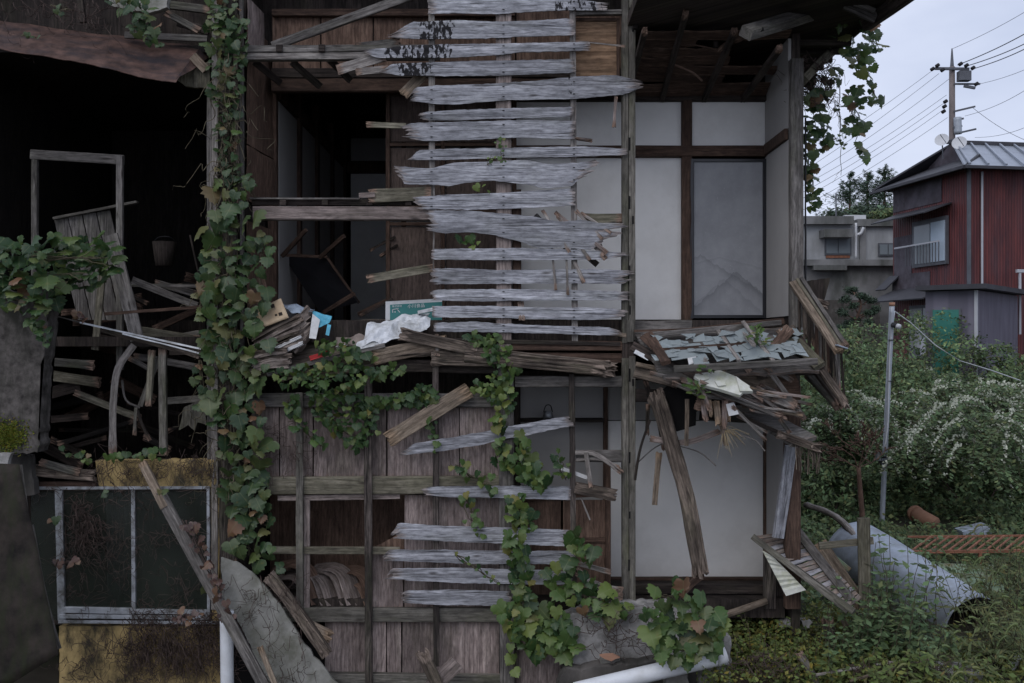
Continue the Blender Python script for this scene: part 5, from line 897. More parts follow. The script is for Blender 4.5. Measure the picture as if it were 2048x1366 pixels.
tubes('dead_creeper', tangle(520, 820, 620, 920, 16, -0.02, 90, 1.9), 0.0035, 'twig', None, label='brown runners branching over the left plywood panels', cat='dead vine', kind='stuff')
tubes('dead_creeper', tangle(436, 100, 470, 1000, 90, -0.1, 130, 1.57), 0.006, 'vine_stem', None, label='woody old creeper stems bound round the party post', cat='dead vine', kind='stuff')
tubes('dead_creeper', tangle(1590, 110, 1660, 190, 90, 0.2, 60, 1.4), 0.004, 'twig', None, label='matted dry roots hanging under the eaves corner', cat='dead vine', kind='stuff')
# ------------------------------------------------------------------ footing and yard litter
slab('concrete_footing', [(1108, 1258), (1132, 1232), (1180, 1214), (1246, 1208), (1335, 1209), (1420, 1240), (1452, 1290), (1452, 1430), (1122, 1430), (1128, 1330)], -0.22, 0.22, 'concrete', H, rough=0.012)
slab('footing_stone', [(1192, 1345), (1204, 1322), (1238, 1318), (1242, 1345), (1246, 1400), (1190, 1400)], -0.35, 0.14, 'stone', H, rough=0.012); slab('footing_chip', [(1200, 1312), (1228, 1310), (1240, 1314), (1222, 1322), (1208, 1318)], -0.42, 0.05, 'clay', H)
slab('broken_footing', [(1112, 1380), (1128, 1345), (1190, 1335), (1250, 1330), (1320, 1325), (1420, 1322), (1440, 1330), (1440, 1440), (1112, 1440)], -0.45, 0.2, 'concrete_dark', None, rough=0.015, label='low broken concrete kerb just behind the white pipe', cat='kerb')
slab('stone_block', [(1450, 1270), (1462, 1276), (1462, 1385), (1440, 1385), (1436, 1330)], -0.62, 0.15, 'concrete', None, rough=0.01, label='upright grey block at the open end of the white pipe', cat='block')
wp = thing('white_pipe', P(1310, 1345, -0.8), 'long white plastic pipe lying across the bottom of the picture', 'pipe')
sweep('pipe', [P(1150, 1382, -0.82), P(1446, 1312, -0.72)], 0.155, 0.155, 'pvc', wp, round_=True, nw=24, jit=0); sweep('collar', [P(1432, 1315.5, -0.725), P(1452, 1310.5, -0.72)], 0.168, 0.168, 'pvc', wp, round_=True, nw=24, jit=0)
bar('prop_log', 1412, 1243, 1533, 1202, 14, 0.06, 'tan', None, Y=-0.1, Y1=0.05, round_=True, nw=10, label='round brown pole propped from the weeds towards the house corner', cat='pole')
for i, (pg, Yv, m, lb) in enumerate((([(1330, 1385), (1335, 1340), (1375, 1335), (1380, 1385)], -0.66, 'stone', 'rough grey stone under the white pipe, left one'), ([(1395, 1385), (1400, 1345), (1432, 1340), (1436, 1385)], -0.64, 'stone', 'rough grey stone under the white pipe, right one'), ([(1235, 1385), (1260, 1362), (1300, 1358), (1312, 1385)], -0.72, 'concrete_dark', 'flat dark stone below the middle of the white pipe'), ([(1560, 1246), (1575, 1240), (1590, 1246), (1588, 1256), (1562, 1256)], 0.1, 'concrete', 'small pale stone in the weeds under the fallen slatted panel'), ([(1605, 1244), (1618, 1240), (1626, 1248), (1618, 1256), (1606, 1254)], 0.1, 'concrete', 'second small pale stone, nearer the cross of planks'))):
    slab('stone', pg, Yv, 0.12, m, None, rough=0.015, label=lb, cat='stone', sub=4)
# fallen slatted panel
SP = thing('fallen_slat_panel', P(1620, 1225, -0.2), 'fallen panel of peeling slats lying against the right corner', 'slatted panel')
TL, TR, BR, BL = P(1512, 1072, 0.15), P(1590, 1058, 0.30), P(1725, 1196, -0.30), P(1690, 1222, -0.50)
for i in range(19):
    u0, u1 = i / 19, (i + .82) / 19
    sheet('slat', [TL.lerp(BL, u0), TR.lerp(BR, u0), TR.lerp(BR, u1), TL.lerp(BL, u1)], R.choice(['lath', 'silver', 'lath']), SP, nx=6, ny=1, thick=0.012, amp=0.01, freq=3, grain='h', edge=0.01, rot=0.2)
off = Vector((0, -0.03, 0.03))
sweep('rail', [P(1504, 1078, 0.1) + off, P(1695, 1226, -0.5) + off], 0.06, 0.04, 'post', SP); sweep('rail', [P(1588, 1060, 0.28) + off, P(1700, 1205, -0.35) + off], 0.09, 0.04, 'postgrey', SP); sweep('rail', [P(1588, 1140, -0.1) + off, P(1706, 1228, -0.55) + off], 0.06, 0.04, 'post', SP)
sheet('corrugated_scrap', [P(1524, 1100, 0.0), P(1545, 1112, -0.05), P(1612, 1180, -0.25), P(1572, 1192, -0.2)], 'green_metal', None, nx=8, ny=18, thick=0.006, fn=lambda u, v: 0.012 * math.sin(v * 50), label='pale corrugated scrap under the fallen slatted panel', cat='metal scrap').data.materials[0] = M['lichen_board']
for a, Yv in (((1540, 1095, 1538, 1215, 22), 0.15), ((1560, 1120, 1556, 1220, 12), 0.3)): bar('corner_stump', *a[:4], a[4], 0.12, 'bark', H, Y=Yv, rag=(.05, 0), nw=6, jit=0.01)
CR = thing('plank_cross', P(1728, 1195, -0.2), 'two mossy planks nailed as a cross standing in the weeds', 'planks')
bar('upright', 1727, 1036, 1730, 1215, 24, 0.04, 'mossy', CR, Y=-0.25, nw=5); bar('crosspiece', 1638, 1092, 1746, 1081, 14, 0.035, 'mossy', CR, Y=-0.20, nw=4)
bar('leaning_board', 1640, 1085, 1725, 1215, 26, 0.025, 'tan', None, Y=0.1, Y1=-0.1, rag=(.03, .05), nw=6, label='wide tan board sliding down behind the fallen slatted panel', cat='board')
bar('green_strip', 1650, 1100, 1700, 1140, 9, 0.02, 'green_metal', None, Y=0.3, Y1=0.1, label='pale green metal strip between the slatted panel and the cross', cat='metal strip')
bar('rotten_post', 1655, 1235, 1668, 1330, 18, 0.1, 'bark', None, Y=-0.1, rag=(.06, 0), nw=8, jit=0.012, label='dark rotten post stump below the slatted panel', cat='post'); bar('brown_batten', 1686, 1240, 1718, 1300, 10, 0.02, 'tan', None, Y=-0.3, label='brown batten sliding off the rotten post stump', cat='batten')
# half pipe of galvanised sheet
hp = []; hb = []; uvv = []
A0, A1 = P(1712, 1105, 3.6), P(1955, 1262, 0.9)
ax = (A1 - A0).normalized(); sx = ax.cross(Vector((0, 0, 1))).normalized(); uz = sx.cross(ax)
for j in range(29):
    u = j / 28; c = A0.lerp(A1, u); r = lerp(0.43, 0.38, u); hp.append([]); hb.append([]); uvv.append([])
    for i in range(25):
        th = math.radians(lerp(-28, 200, i / 24)); rr = r * (1 + 0.03 * nz(u * 3, i * 0.3)); d = sx * math.cos(th) + uz * math.sin(th)
        hp[-1].append(c + d * rr); hb[-1].append(c + d * (rr - 0.004)); uvv[-1].append((u * 3, th * r))
tag(gridsolid('galvanised_half_pipe', hp, hb, uvv, 'galvanised', None, smooth=True), 'long curved galvanised sheet lying like a half pipe in the weeds', 'metal sheet')
# rusted grille lying flat
GR = thing('rusted_grille', P(1930, 1100, 3.3), 'rusted ladder-like steel grille lying flat at the right edge', 'grille')
f0, f1, n0, n1 = P(1815, 1074, 3.9), P(2090, 1071, 3.9), P(1820, 1104, 2.9), P(2100, 1101, 2.9)
sweep('rail', [f0, f1], 0.03, 0.03, 'rust_bar', GR); sweep('rail', [n0, n1], 0.04, 0.04, 'rust_bar', GR)
for i in range(15):
    u = i / 15; a = n0.lerp(n1, u); b = f0.lerp(f1, min(1, u + 0.17)); sweep('bar', [a, b], 0.022, 0.022, 'rust_bar', GR, step=0.5)
for u in (0.05, 0.5, 0.95): sweep('leg', [n0.lerp(n1, u), Vector((n0.lerp(n1, u).x, 2.9, 0.0))], 0.04, 0.04, 'rust_bar', GR)
sheet('green_sheet_stack', [P(1872, 1128, 2.9), P(1985, 1132, 2.9), P(2010, 1180, 1.9), P(1930, 1178, 1.9)], 'green_metal', None, nx=4, ny=30, thick=0.02, fn=lambda u, v: 0.03 * math.sin(v * 30), label='rust-streaked pale green corrugated sheets behind the half pipe', cat='metal sheet')
cp = thing('clay_pipe', P(1848, 1042, 7.0), 'orange clay drain pipe lying on the grass bank', 'pipe')
sweep('pipe', [P(1830, 1027, 7.0), P(1868, 1048, 6.6)], 0.25, 0.25, 'clay', cp, round_=True, nw=18, jit=0); sweep('rim', [P(1829, 1026, 7.02), P(1833, 1028.5, 6.95)], 0.275, 0.275, 'clay', cp, round_=True, nw=18, jit=0)
bar('metal_box', 1918, 1068, 1972, 1056, 18, 0.3, 'galvanised', None, Y=5.0, label='grey crumpled metal box half buried behind the grille', cat='box'); bar('white_bottle', 2022, 1340, 2038, 1310, 14, 0.06, 'plastic_white', None, Y=-0.4, round_=True, nw=10, label='white plastic bottle in the grass at the lower right corner', cat='bottle')
path('fallen_branch', [(1612, 1010, 4.2), (1650, 1022, 3.9), (1680, 1040, 3.6), (1712, 1075, 3.2)], 13, 0.10, 'lath', None, round_=True, nw=9, jit=0.02, label='grey fallen branch behind the right corner of the house', cat='branch')
bar('fallen_stick', 1630, 1350, 1800, 1322, 6, 0.03, 'lath', None, Y=-0.9, Y1=-0.7, round_=True, nw=6, label='pale stick lying along the bottom right of the litter', cat='stick'); bar('fallen_stick', 1700, 1362, 1860, 1318, 7, 0.03, 'tan', None, Y=-0.95, Y1=-0.8, round_=True, nw=6, label='brown stick crossing behind the pale stick at bottom right', cat='stick')
bar('short_board', 1598, 1305, 1640, 1375, 15, 0.03, 'post', None, Y=-0.6, Y1=-0.8, rag=(.03, 0), label='short grey board end sticking up from the weeds at the bottom', cat='board')
slab('grey_slab', [(1850, 1358), (1868, 1343), (1950, 1345), (1990, 1362), (1990, 1400), (1850, 1400)], -0.85, 0.3, 'concrete', None, label='flat grey slab at the bottom edge below the foxtails', cat='slab')
tubes('dry_twigs', tangle(1440, 1310, 1560, 1366, 40, -0.8, 80, 0.2) + tangle(1700, 1340, 1900, 1366, 60, -0.8, 70, 0.0), 0.005, 'twig', None, label='litter of dry twigs along the bottom of the yard', cat='twigs', kind='stuff')
# meter pole
MP = thing('meter_pole', P(1764, 1045, 6.6), 'thin grey steel pole with a meter box in the garden', 'pole')
sweep('shaft', [P(1784, 610, 6.6), P(1763, 1062, 6.6)], 0.085, 0.085, 'pole_grey', MP, round_=True, nw=12, jit=0); sweep('cap', [P(1784, 605, 6.6), P(1784, 612, 6.6)], 0.095, 0.095, 'clay', MP, round_=True, nw=12, jit=0)
bar('meter_box', 1757, 905, 1757, 921, 9, 0.08, 'aluminium', MP, Y=6.55); bar('band', 1760, 914, 1776, 914, 3, 0.11, 'cable_black', MP, Y=6.56); bar('band', 1760, 924, 1775, 924, 5, 0.11, 'cable_black', MP, Y=6.56); bar('band', 1775, 762, 1784, 762, 1.5, 0.1, 'cable_black', MP, Y=6.58); bar('band', 1777, 680, 1786, 680, 1.5, 0.1, 'cable_black', MP, Y=6.58)
sweep('lamp_head', [P(1786, 650, 6.55), P(1798, 653, 6.4)], 0.09, 0.09, 'cable_black', MP, round_=True, nw=12); sweep('lamp_glass', [P(1794, 652, 6.39), P(1800, 654, 6.35)], 0.085, 0.085, 'dish_white', MP, round_=True, nw=12)
path('cable', [(1789, 623, 6.6), (1780, 700, 6.55), (1775, 860, 6.53), (1766, 900, 6.53)], 2.2, 0.015, 'dish_white', MP, round_=True)
tubes('garden_cable', [[P(x, y, Yq) for x, y, Yq in ((1788, 622, 6.6), (1820, 645, 8), (1870, 690, 9), (1920, 722, 10), (1980, 740, 11), (2060, 768, 12))]], 0.012, 'dish_white', None, K=5, taper=False, label='pale cable drooping from the meter pole towards the right', cat='cable')
# ------------------------------------------------------------------ foliage
def leaves_mesh(name, cen, nrm, tip, size, colr, mat, parent=None, aspect=0.5, **kw):
    """many small folded leaf faces, one mesh: arrays of centre, normal, tip direction, size, tone"""
    n = len(cen); nrm = nrm / np.linalg.norm(nrm, axis=1, keepdims=True); tip = tip - nrm * (tip * nrm).sum(1, keepdims=True); tip /= np.linalg.norm(tip, axis=1, keepdims=True) + 1e-9
    sd = np.cross(tip, nrm); s = size[:, None]
    a, b, c, d = cen - tip * s * .5, cen + sd * s * aspect * .5 - nrm * s * .1, cen + tip * s * .5 - nrm * s * .12, cen - sd * s * aspect * .5 - nrm * s * .1
    V = np.stack([a, b, c, d], 1).reshape(-1, 3); org = V.mean(0); org[2] = V[:, 2].min()
    me = bpy.data.meshes.new(name); me.vertices.add(4 * n); me.vertices.foreach_set('co', (V - org).astype(np.float32).ravel())
    base = np.arange(n)[:, None] * 4; tri = np.concatenate([base + np.array([[0, 1, 2]]), base + np.array([[0, 2, 3]])], 1).reshape(-1)
    me.loops.add(6 * n); me.loops.foreach_set('vertex_index', tri.astype(np.int32)); me.polygons.add(2 * n); me.polygons.foreach_set('loop_start', np.arange(0, 6 * n, 3, dtype=np.int32))
    me.update(calc_edges=True); ca = me.color_attributes.new('Col', 'FLOAT_COLOR', 'POINT'); cc = np.ones((4 * n, 4), dtype=np.float32); cc[:, :3] = np.repeat(colr, 4, 0); ca.data.foreach_set('color', cc.ravel())
    me.materials.append(M[mat]); me.validate(); o = bpy.data.objects.new(name, me); COL.objects.link(o); o.parent = parent; o.location = Vector(org) - worg(parent); ORG[o.name] = Vector(org)
    if parent: o['kind'] = 'stuff'
    return tag(o, **kw) if kw else o
def tone(n, v=0.35, yellow=0.25):
    t = np.clip(1 + NR.randn(n) * v, .35, 2.2)[:, None] * np.ones((n, 3)); y = np.abs(NR.randn(n)) * yellow; t[:, 0] *= 1 + y; t[:, 2] *= 1 - .3 * np.minimum(y, 1); return t
def clumps(c, rad, k, per, sig, shell=0.6):
    d = NR.randn(k, 3); d /= np.linalg.norm(d, axis=1, keepdims=True); r = shell + (1 - shell) * NR.rand(k, 1); cc = np.array(c) + d * np.array(rad) * r
    pts = np.repeat(cc, per, 0) + NR.randn(k * per, 3) * np.array(sig); nr = np.repeat(d, per, 0) * .6 + NR.randn(k * per, 3) * .6 + np.array([0, -.2, .6]); tn = np.repeat(np.clip(1 + NR.randn(k) * .38, .35, 2.0), per)
    return pts, nr, tn
def bush(label, c, rad, k, per, sig, ls, mat='foliage', name='bush', yellow=0.25, v=.3, stems=7, aspect=.5, green=(1, 1, 1), cat='bush', group=None):
    c = Vector(c); t = thing(name, (c.x, c.y, gz(c.x, c.y)), label, cat, group); p, nr, tn = clumps(c, rad, k, per, sig); zmin = gz(c.x, c.y) - .1; keep = p[:, 2] > zmin; p, nr, tn = p[keep], nr[keep], tn[keep]; n = len(p)
    leaves_mesh('foliage', p, nr, NR.randn(n, 3) + np.array([0, 0, -.4]), ls * NR.uniform(.6, 1.4, n), tone(n, v, yellow) * tn[:, None] * np.array(green), mat, t, aspect=aspect)
    base = Vector((c.x, c.y, gz(c.x, c.y))); tubes('stem', [wavy(base + Vector((R.gauss(0, .15 * rad[0]), R.gauss(0, .15 * rad[1]), -.05)), c + Vector((R.uniform(-.7, .7) * rad[0], R.uniform(-.7, .7) * rad[1], R.uniform(.1, .8) * rad[2])), 7, .12) for _ in range(stems)], .014, 'twig', t, K=4, kind='stuff')
    return t
# dense hedge-like thicket on the slope (each its own bush)
for x, y, Yq, w, h, lb in ((1650, 760, 9.5, 1.0, 1.1, 'rounded bush beside the right corner of the house'), (1720, 740, 12.0, 1.5, 1.2, 'dense bush behind the meter pole'), (1840, 720, 14.0, 1.7, 1.2, 'bush growing up to the green shed door'), (1930, 760, 13.0, 1.6, 1.1, 'bush in front of the purple shed corner'), (2020, 790, 12.5, 1.7, 1.2, 'bush at the right edge below the purple shed'), (1760, 800, 10.5, 1.5, 1.0, 'low bush at the middle of the slope below the pole top'), (1880, 830, 10.5, 1.6, 1.0, 'low dark bush left of the flowering sprays'), (1640, 900, 7.5, 1.0, 1.3, 'shadowed bush just outside the house corner'), (2000, 900, 9.5, 1.6, 1.2, 'bush under the flowering sprays at the right edge'), (1680, 1000, 6.5, 0.9, .8, 'low bush at the foot of the bare little tree'), (1860, 960, 8.5, 1.5, 1.0, 'dark bush right of the meter pole foot'), (1960, 1010, 7.0, 1.4, .8, 'low bush behind the rusted grille'), (1790, 930, 9.0, 1.3, 1.1, 'dark thicket directly behind the meter pole')):
    Yq += .9; p = P(x, y, Yq); bush(lb, p, (w, w * .9, h), 105, 34, (.11, .11, .08), .095, yellow=.22, v=.35)
# arching flowering sprays
def sprays(label, x, y, Yq, n, length, reach):
    b = P(x, y, Yq); b.z = gz(b.x, b.y) + 1.25; t = thing('flowering_shrub', (b.x, b.y, gz(b.x, b.y)), label, 'shrub'); C_, N__, T_, S_, FC, FS = [], [], [], [], [], []; ps = []
    for i in range(n):
        az = R.uniform(0, 6.28); L_ = length * R.uniform(.6, 1.15); h0 = R.uniform(.5, 1.5) * length * .55; d = Vector((math.cos(az), math.sin(az) * .7 - .35, 0)); pts = []; o = b + Vector((R.gauss(0, reach), R.gauss(0, reach * .6), R.uniform(-.3, .5)))
        for k in range(22):
            u = k / 21; pts.append(o + d * (L_ * u) + Vector((0, 0, h0 * (1.9 * u - 1.9 * u * u * 1.15))))
        ps.append(pts[::3]); sd = d.cross(Vector((0, 0, 1))).normalized()
        for k in range(3, 22):
            tg = (pts[k] - pts[k - 1]).normalized(); fl = k > 6 and i % 5 < 2
            for sgn in (-1, 1):
                for q in range(2):
                    C_.append(pts[k] + sd * sgn * R.uniform(.03, .08) + tg * R.uniform(-.03, .03)); N__.append((R.gauss(0, .3), R.gauss(-.2, .3), 1)); T_.append(tuple(sd * sgn + tg * .6 + Vector((0, 0, -.5)))); S_.append(R.uniform(.07, .12))
                if fl and R.random() < .75:
                    for q in range(3): FC.append(pts[k] + Vector((R.gauss(0, .02), R.gauss(0, .02), R.uniform(.03, .09)))); FS.append(R.uniform(.028, .05))
    A = lambda q: np.array([tuple(v) for v in q], dtype=float); n1 = len(C_)
    leaves_mesh('foliage', A(C_), A(N__), A(T_), np.array(S_), tone(n1, .3, .2) * 1.0, 'foliage', t, aspect=.5); n2 = len(FC)
    if n2: leaves_mesh('blossom', A(FC), NR.randn(n2, 3) + np.array([0, -.8, .8]), NR.randn(n2, 3), np.array(FS), np.clip(1 + NR.randn(n2, 1) * .15, .6, 1.3) * np.ones((n2, 3)), 'flower', t, aspect=.9)
    tubes('stem', ps, .007, 'vine_stem', t, K=3, kind='stuff')
sprays('flowering shrub with white sprays left of the meter pole', 1680, 900, 8.6, 70, 1.5, .5)
sprays('flowering shrub with arching white sprays right of the meter pole', 1860, 900, 9.2, 95, 1.9, .7)
sprays('flowering shrub with white sprays at the right edge of the garden', 2010, 900, 9.0, 100, 1.9, .7)
sprays('taller flowering shrub behind, white sprays below the shed', 1940, 840, 11.0, 70, 1.8, .6)
sprays('leafy drooping shrub in front of the sprays, near the grille', 1935, 980, 6.5, 60, 1.3, .5)
# weeds: low ground cover
def cover(label, pts_fn, n, ls, mat, h, name='ground_cover', yellow=.25, asp=.6):
    c = np.array([tuple(pts_fn()) for _ in range(n)]); c[:, 2] += NR.rand(n) ** 1.5 * h; leaves_mesh(name, c, NR.randn(n, 3) * .55 + np.array([0, -.35, .8]), NR.randn(n, 3), ls * NR.uniform(.5, 1.5, n), tone(n, .38, yellow), mat, None, aspect=asp, label=label, kind='stuff')
def region(x0, x1, y0, y1):
    def f():
        while True:
            x, y = R.uniform(x0, x1), R.uniform(y0, y1); q = Vector((x - A0.x, y - A0.y)); e = Vector((A1.x - A0.x, A1.y - A0.y)); u = max(0, min(1, q.dot(e) / e.dot(e)))
            if (q - e * u - Vector((-.2, -.25))).length > .7 and (x - 7.0) ** 2 + (y - 6.6) ** 2 > .8 or R.random() < .06: break
        return (x, y, gz(x, y) + (.16 * abs(nz(x * 1.7, y * 1.7)) ))
    return f
cover('low yellow-green weeds covering the yard before the right bay', region(1.75, 3.6, -1.0, .6), 9000, .045, 'weed', .24, yellow=.4)
cover('mixed weeds carpeting the garden beside the house', region(2.9, 9.5, 1.2, 9.5), 17000, .085, 'foliage', .25)
cover('weeds at the bottom right of the yard', region(3.3, 8.0, -1.4, 1.4), 9500, .055, 'weed', .16, yellow=.3)
cover('green growth on the slope below the red house', region(3.5, 20, 9, 19), 16000, .13, 'foliage', .5)
# upright leafy weeds by the cross
def weed(label, x, y, Yq, n, h, ls, rad, mat='foliage', green=(1, 1, 1)):
    b = P(x, y, Yq); b.z = gz(b.x, b.y); t = thing('leafy_weed', b, label, 'weed'); C_, N__, T_, S_, ps = [], [], [], [], []
    for i in range(n):
        o = b + Vector((R.gauss(0, rad), R.gauss(0, rad * .5), 0)); top = o + Vector((R.gauss(0, .12), R.gauss(-.05, .1), h * R.uniform(.6, 1.1))); pa = wavy(o, top, 9, .03); ps.append(pa)
        for k in range(1, 10):
            for q in range(4):
                a = R.uniform(0, 6.28); s = ls * R.uniform(.6, 1.3) * (1.1 - .05 * k); d = Vector((math.cos(a), math.sin(a), .15)); C_.append(pa[k] + d * s * .6); T_.append(tuple(d)); N__.append((R.gauss(0, .3), -.3 + R.gauss(0, .3), 1)); S_.append(s)
    A = lambda q: np.array([tuple(v) for v in q]); leaves_mesh('foliage', A(C_), A(N__), A(T_), np.array(S_), tone(len(C_), .28, .15) * np.array(green), mat, t, aspect=.5); tubes('stem', ps, .006, 'vine_stem', t, K=4, kind='stuff')
weed('tall leafy weed clump in front of the half pipe', 1795, 1290, -.1, 16, 1.15, .11, .22); weed('leafy weed clump at the foot of the plank cross', 1760, 1310, -.3, 20, .85, .11, .2); weed('darker leafy weeds below the half pipe', 1850, 1335, -.2, 14, .5, .10, .25); weed('leafy weeds at the bottom right of the slatted panel', 1720, 1330, -.5, 12, .55, .09, .2)
weed('low broad-leaved weeds along the bottom edge', 1800, 1370, -.8, 16, .35, .10, .4, 'weed'); weed('wispy weeds growing by the fallen slatted panel', 1680, 1230, -.3, 9, .7, .06, .15); weed('yellowish weeds in front of the house sill', 1530, 1290, -.2, 26, .45, .06, .35, 'weed')
# foxtail grass
def foxtail(label, x, y, Yq, n, h, rad):
    b = P(x, y, Yq); b.z = gz(b.x, b.y); t = thing('foxtail_grass', b, label, 'grass'); ps, hd, C_, N__, T_, S_ = [], [], [], [], [], []
    for i in range(n):
        o = b + Vector((R.gauss(0, rad), R.gauss(0, rad * .6), 0)); ln = Vector((R.gauss(-.05, .25), R.gauss(-.1, .15), h * R.uniform(.6, 1.1))); pa = [o + ln * u + Vector((0, 0, -.12 * u * u)) for u in (0, .25, .5, .75, 1)]
        if i % 3 == 0:
            s = R.choice((-1, 1)); e = pa[-1]; hp_ = [e + Vector((s * .10 * q - .0, -.02 * q, .05 * q - .075 * q * q)) * 0.75 for q in (0, .4, .8, 1.2, 1.6)]; hd.append(hp_)
            for q in range(4):
                for w in range(7): p = hp_[q].lerp(hp_[q + 1], R.random()); C_.append(p + Vector((R.gauss(0, .008), R.gauss(0, .008), R.gauss(0, .008)))); T_.append((R.gauss(0, 1), R.gauss(0, 1), R.gauss(0, 1))); N__.append((R.gauss(0, 1), -1, R.gauss(0, 1))); S_.append(.035)
        ps.append(pa)
        for q in range(3):
            k = R.choice((1, 2, 3)); a = R.uniform(0, 6.28); d = Vector((math.cos(a), math.sin(a) - .2, .5)); 
            for w in range(5): C_.append(pa[k] + d * (.05 + .075 * w) + Vector((0, 0, -.012 * w * w))); T_.append(tuple(d + Vector((0, 0, -.25 * w)))); N__.append((R.gauss(0, .3), -.5, 1)); S_.append(.11 - .012 * w)
    A = lambda q: np.array([tuple(v) for v in q], dtype=float); leaves_mesh('blade', A(C_), A(N__), A(T_), np.array(S_), tone(len(C_), .25, .2), 'grass', t, aspect=.22); tubes('stalk', ps, .004, 'vine_stem', t, K=3, kind='stuff')
    if hd: tubes('seed_head', hd, .014, 'leaf_bright', t, K=6, taper=True, kind='stuff')
for i, a in enumerate((('foxtail grass at the right edge beside the half pipe mouth', 2000, 1240, .6, 46, 1.0, .28), ('foxtail grass in the lower right corner', 2010, 1350, -.3, 44, .7, .25), ('foxtail grass in front of the half pipe mouth', 1915, 1345, -.4, 20, .45, .25), ('low foxtails along the bottom edge right of the sticks', 1880, 1372, -.8, 20, .35, .3), ('foxtail grass below the rusted grille', 2030, 1150, 2.2, 40, .9, .35), ('foxtail tufts by the clay pipe', 1900, 1080, 4.5, 26, .6, .5))): foxtail(*a)
# bare little tree
BT = thing('bare_tree', P(1726, 1050, 6.2), 'little leafless tree standing behind the plank cross', 'tree')
sweep('trunk', [P(1727, 1060, 6.2), P(1722, 1000, 6.2), P(1717, 935, 6.2)], lambda u: .10 - .03 * u, lambda u: .10 - .03 * u, 'bare_bark', BT, round_=True, nw=8, jit=.004)
br = []
def grow(p, d, l, n):
    q = p + d * l; br.append(wavy(p, q, 5, .03))
    if n:
        for _ in range(3): grow(p.lerp(q, R.uniform(.5, 1)), (d + Vector((R.gauss(0, .7), R.gauss(0, .5), R.gauss(.05, .35)))).normalized(), l * R.uniform(.5, .8), n - 1)
for a in ((-.8, .5), (-.3, .9), (.5, .8), (.9, .35), (.1, 1)): grow(P(1717, 937, 6.2), Vector((a[0], R.gauss(0, .3), a[1])).normalized(), .42, 3)
tubes('crown', br, .012, 'bare_bark', BT, K=3)

q = np.array([tuple(P(R.gauss(18, 16), R.gauss(872, 14), -0.46)) for _ in range(1500)]); leaves_mesh('moss', q, NR.randn(1500, 3) * .6 + np.array([0, -1, .3]), NR.randn(1500, 3), .022 * NR.uniform(.6, 1.4, 1500), tone(1500, .3, .5) * np.array([.7, .75, .3]), 'weed', None, aspect=.7, label='bright moss patch low on the broken wall stub at left', kind='stuff')
# ------------------------------------------------------------------ red house
g = G('red_siding'); v = g.uv(); u_ = g.sep(v)[1]
wv = g.math('SINE', g.math('MULTIPLY', u_, 62.0)); n = g.noise(g.map(v, (0.5, 2.5, 1)), 1.2, 5, .65)
c = g.mix(g.ramp(n, (.36, 0), (.62, 1)), (0.075, 0.026, 0.03), (0.165, 0.045, 0.042)); pc = g.ramp(g.noise(g.map(v, (.4, 1.3, 1), (5, 2, 0)), 1, 4, .6), (.5, 0), (.72, 1)); c = g.mix(g.math('MULTIPLY', pc, .55), c, (0.075, 0.062, 0.075)); c = g.mix(g.math('MULTIPLY', g.ramp(wv, (.0, 1), (.35, 0)), .35), c, (.02, .012, .014)); g.color(c); g.rough(.6); g.bump(wv, .5, .02); M['red_siding'] = g.m
def ribs(key, a, b, k):
    g = G(key); v = g.uv(); wv = g.math('SINE', g.math('MULTIPLY', g.sep(v)[1], k)); n = g.noise(g.map(v, (.6, 2, 1)), 1.5, 4); c = g.mix(g.ramp(n, (.35, 0), (.65, 1)), a, b); c = g.mix(g.math('MULTIPLY', g.ramp(wv, (-.2 + .2, 1), (.4, 0)), .3), c, tuple(q * .3 for q in a)); g.color(c); g.rough(.6); g.bump(wv, .5, .02); M[key] = g.m
ribs('purple_siding', (.13, .12, .155), (.18, .17, .215), 62.0)
simple('grey_plank_siding', (0.095, 0.085, 0.10), .8, var=.3, scale=3, bump=.1, dirt=(.03, .02, .022), dirtamt=.6); simple('roof_metal', (.30, .33, .38), .4, metal=.35, var=.15, scale=2, bump=.05, spec=.4); simple('house_grey', (.34, .35, .36), .9, var=.22, scale=.9, bump=.1, dirt=(.08, .08, .08), dirtamt=.6, streak=(1, 1, .3)); simple('house_stain', (.20, .20, .20), .92, var=.4, scale=1.0, bump=.2, dirt=(.04, .045, .035), dirtamt=.8, streak=(1, 1, .35)); simple('green_door', (.05, .20, .165), .4, var=.15, scale=4, bump=.02); simple('curtain_blue', (.42, .50, .58), .8, var=.1, scale=2, bump=0); simple('gutter_white', (.42, .43, .46), .5, var=.08, bump=0); simple('dark_metal_roof', (.05, .05, .058), .6, var=.25, scale=2, bump=.05)
RH = thing('red_house', Vector((12.8, 18, 2.0)), 'two-storey house clad in faded red metal siding beyond the garden', 'house'); PV = Vector((12.8, 18, 0)); RA = math.radians(9)
def rb(name, a, b, mat, parent=RH): return box(name, a, b, mat, parent, rotz=RA, piv=PV)
def rp(x, y, z): return Matrix.Rotation(RA, 3, 'Z') @ (Vector((x, y, z)) - PV) + PV
def rsw(name, a, b, w, t, mat, parent=RH, **k): return sweep(name, [rp(*a), rp(*b)], w, t, mat, parent, **k)
zt = 7.95
rb('wall', (12.8, 18, 1.5), (21, 22.0, zt), 'red_siding')
rb('wall_patch', (12.77, 19.9, 4.4), (12.798, 22.0, 5.2), 'grey_plank_siding'); rb('wall_patch', (12.775, 20.9, 4.75), (12.799, 21.9, 6.4), 'grey_plank_siding'); rb('wall_patch', (12.776, 19.3, 7.2), (12.799, 21.95, 7.9), 'grey_plank_siding')
rb('corner_trim', (12.74, 17.94, 1.6), (12.82, 18.02, zt), 'steel_dark'); rsw('downpipe', (13.15, 17.93, zt - .1), (13.15, 17.93, 2.6), .07, .07, 'gutter_white', round_=True, jit=0)
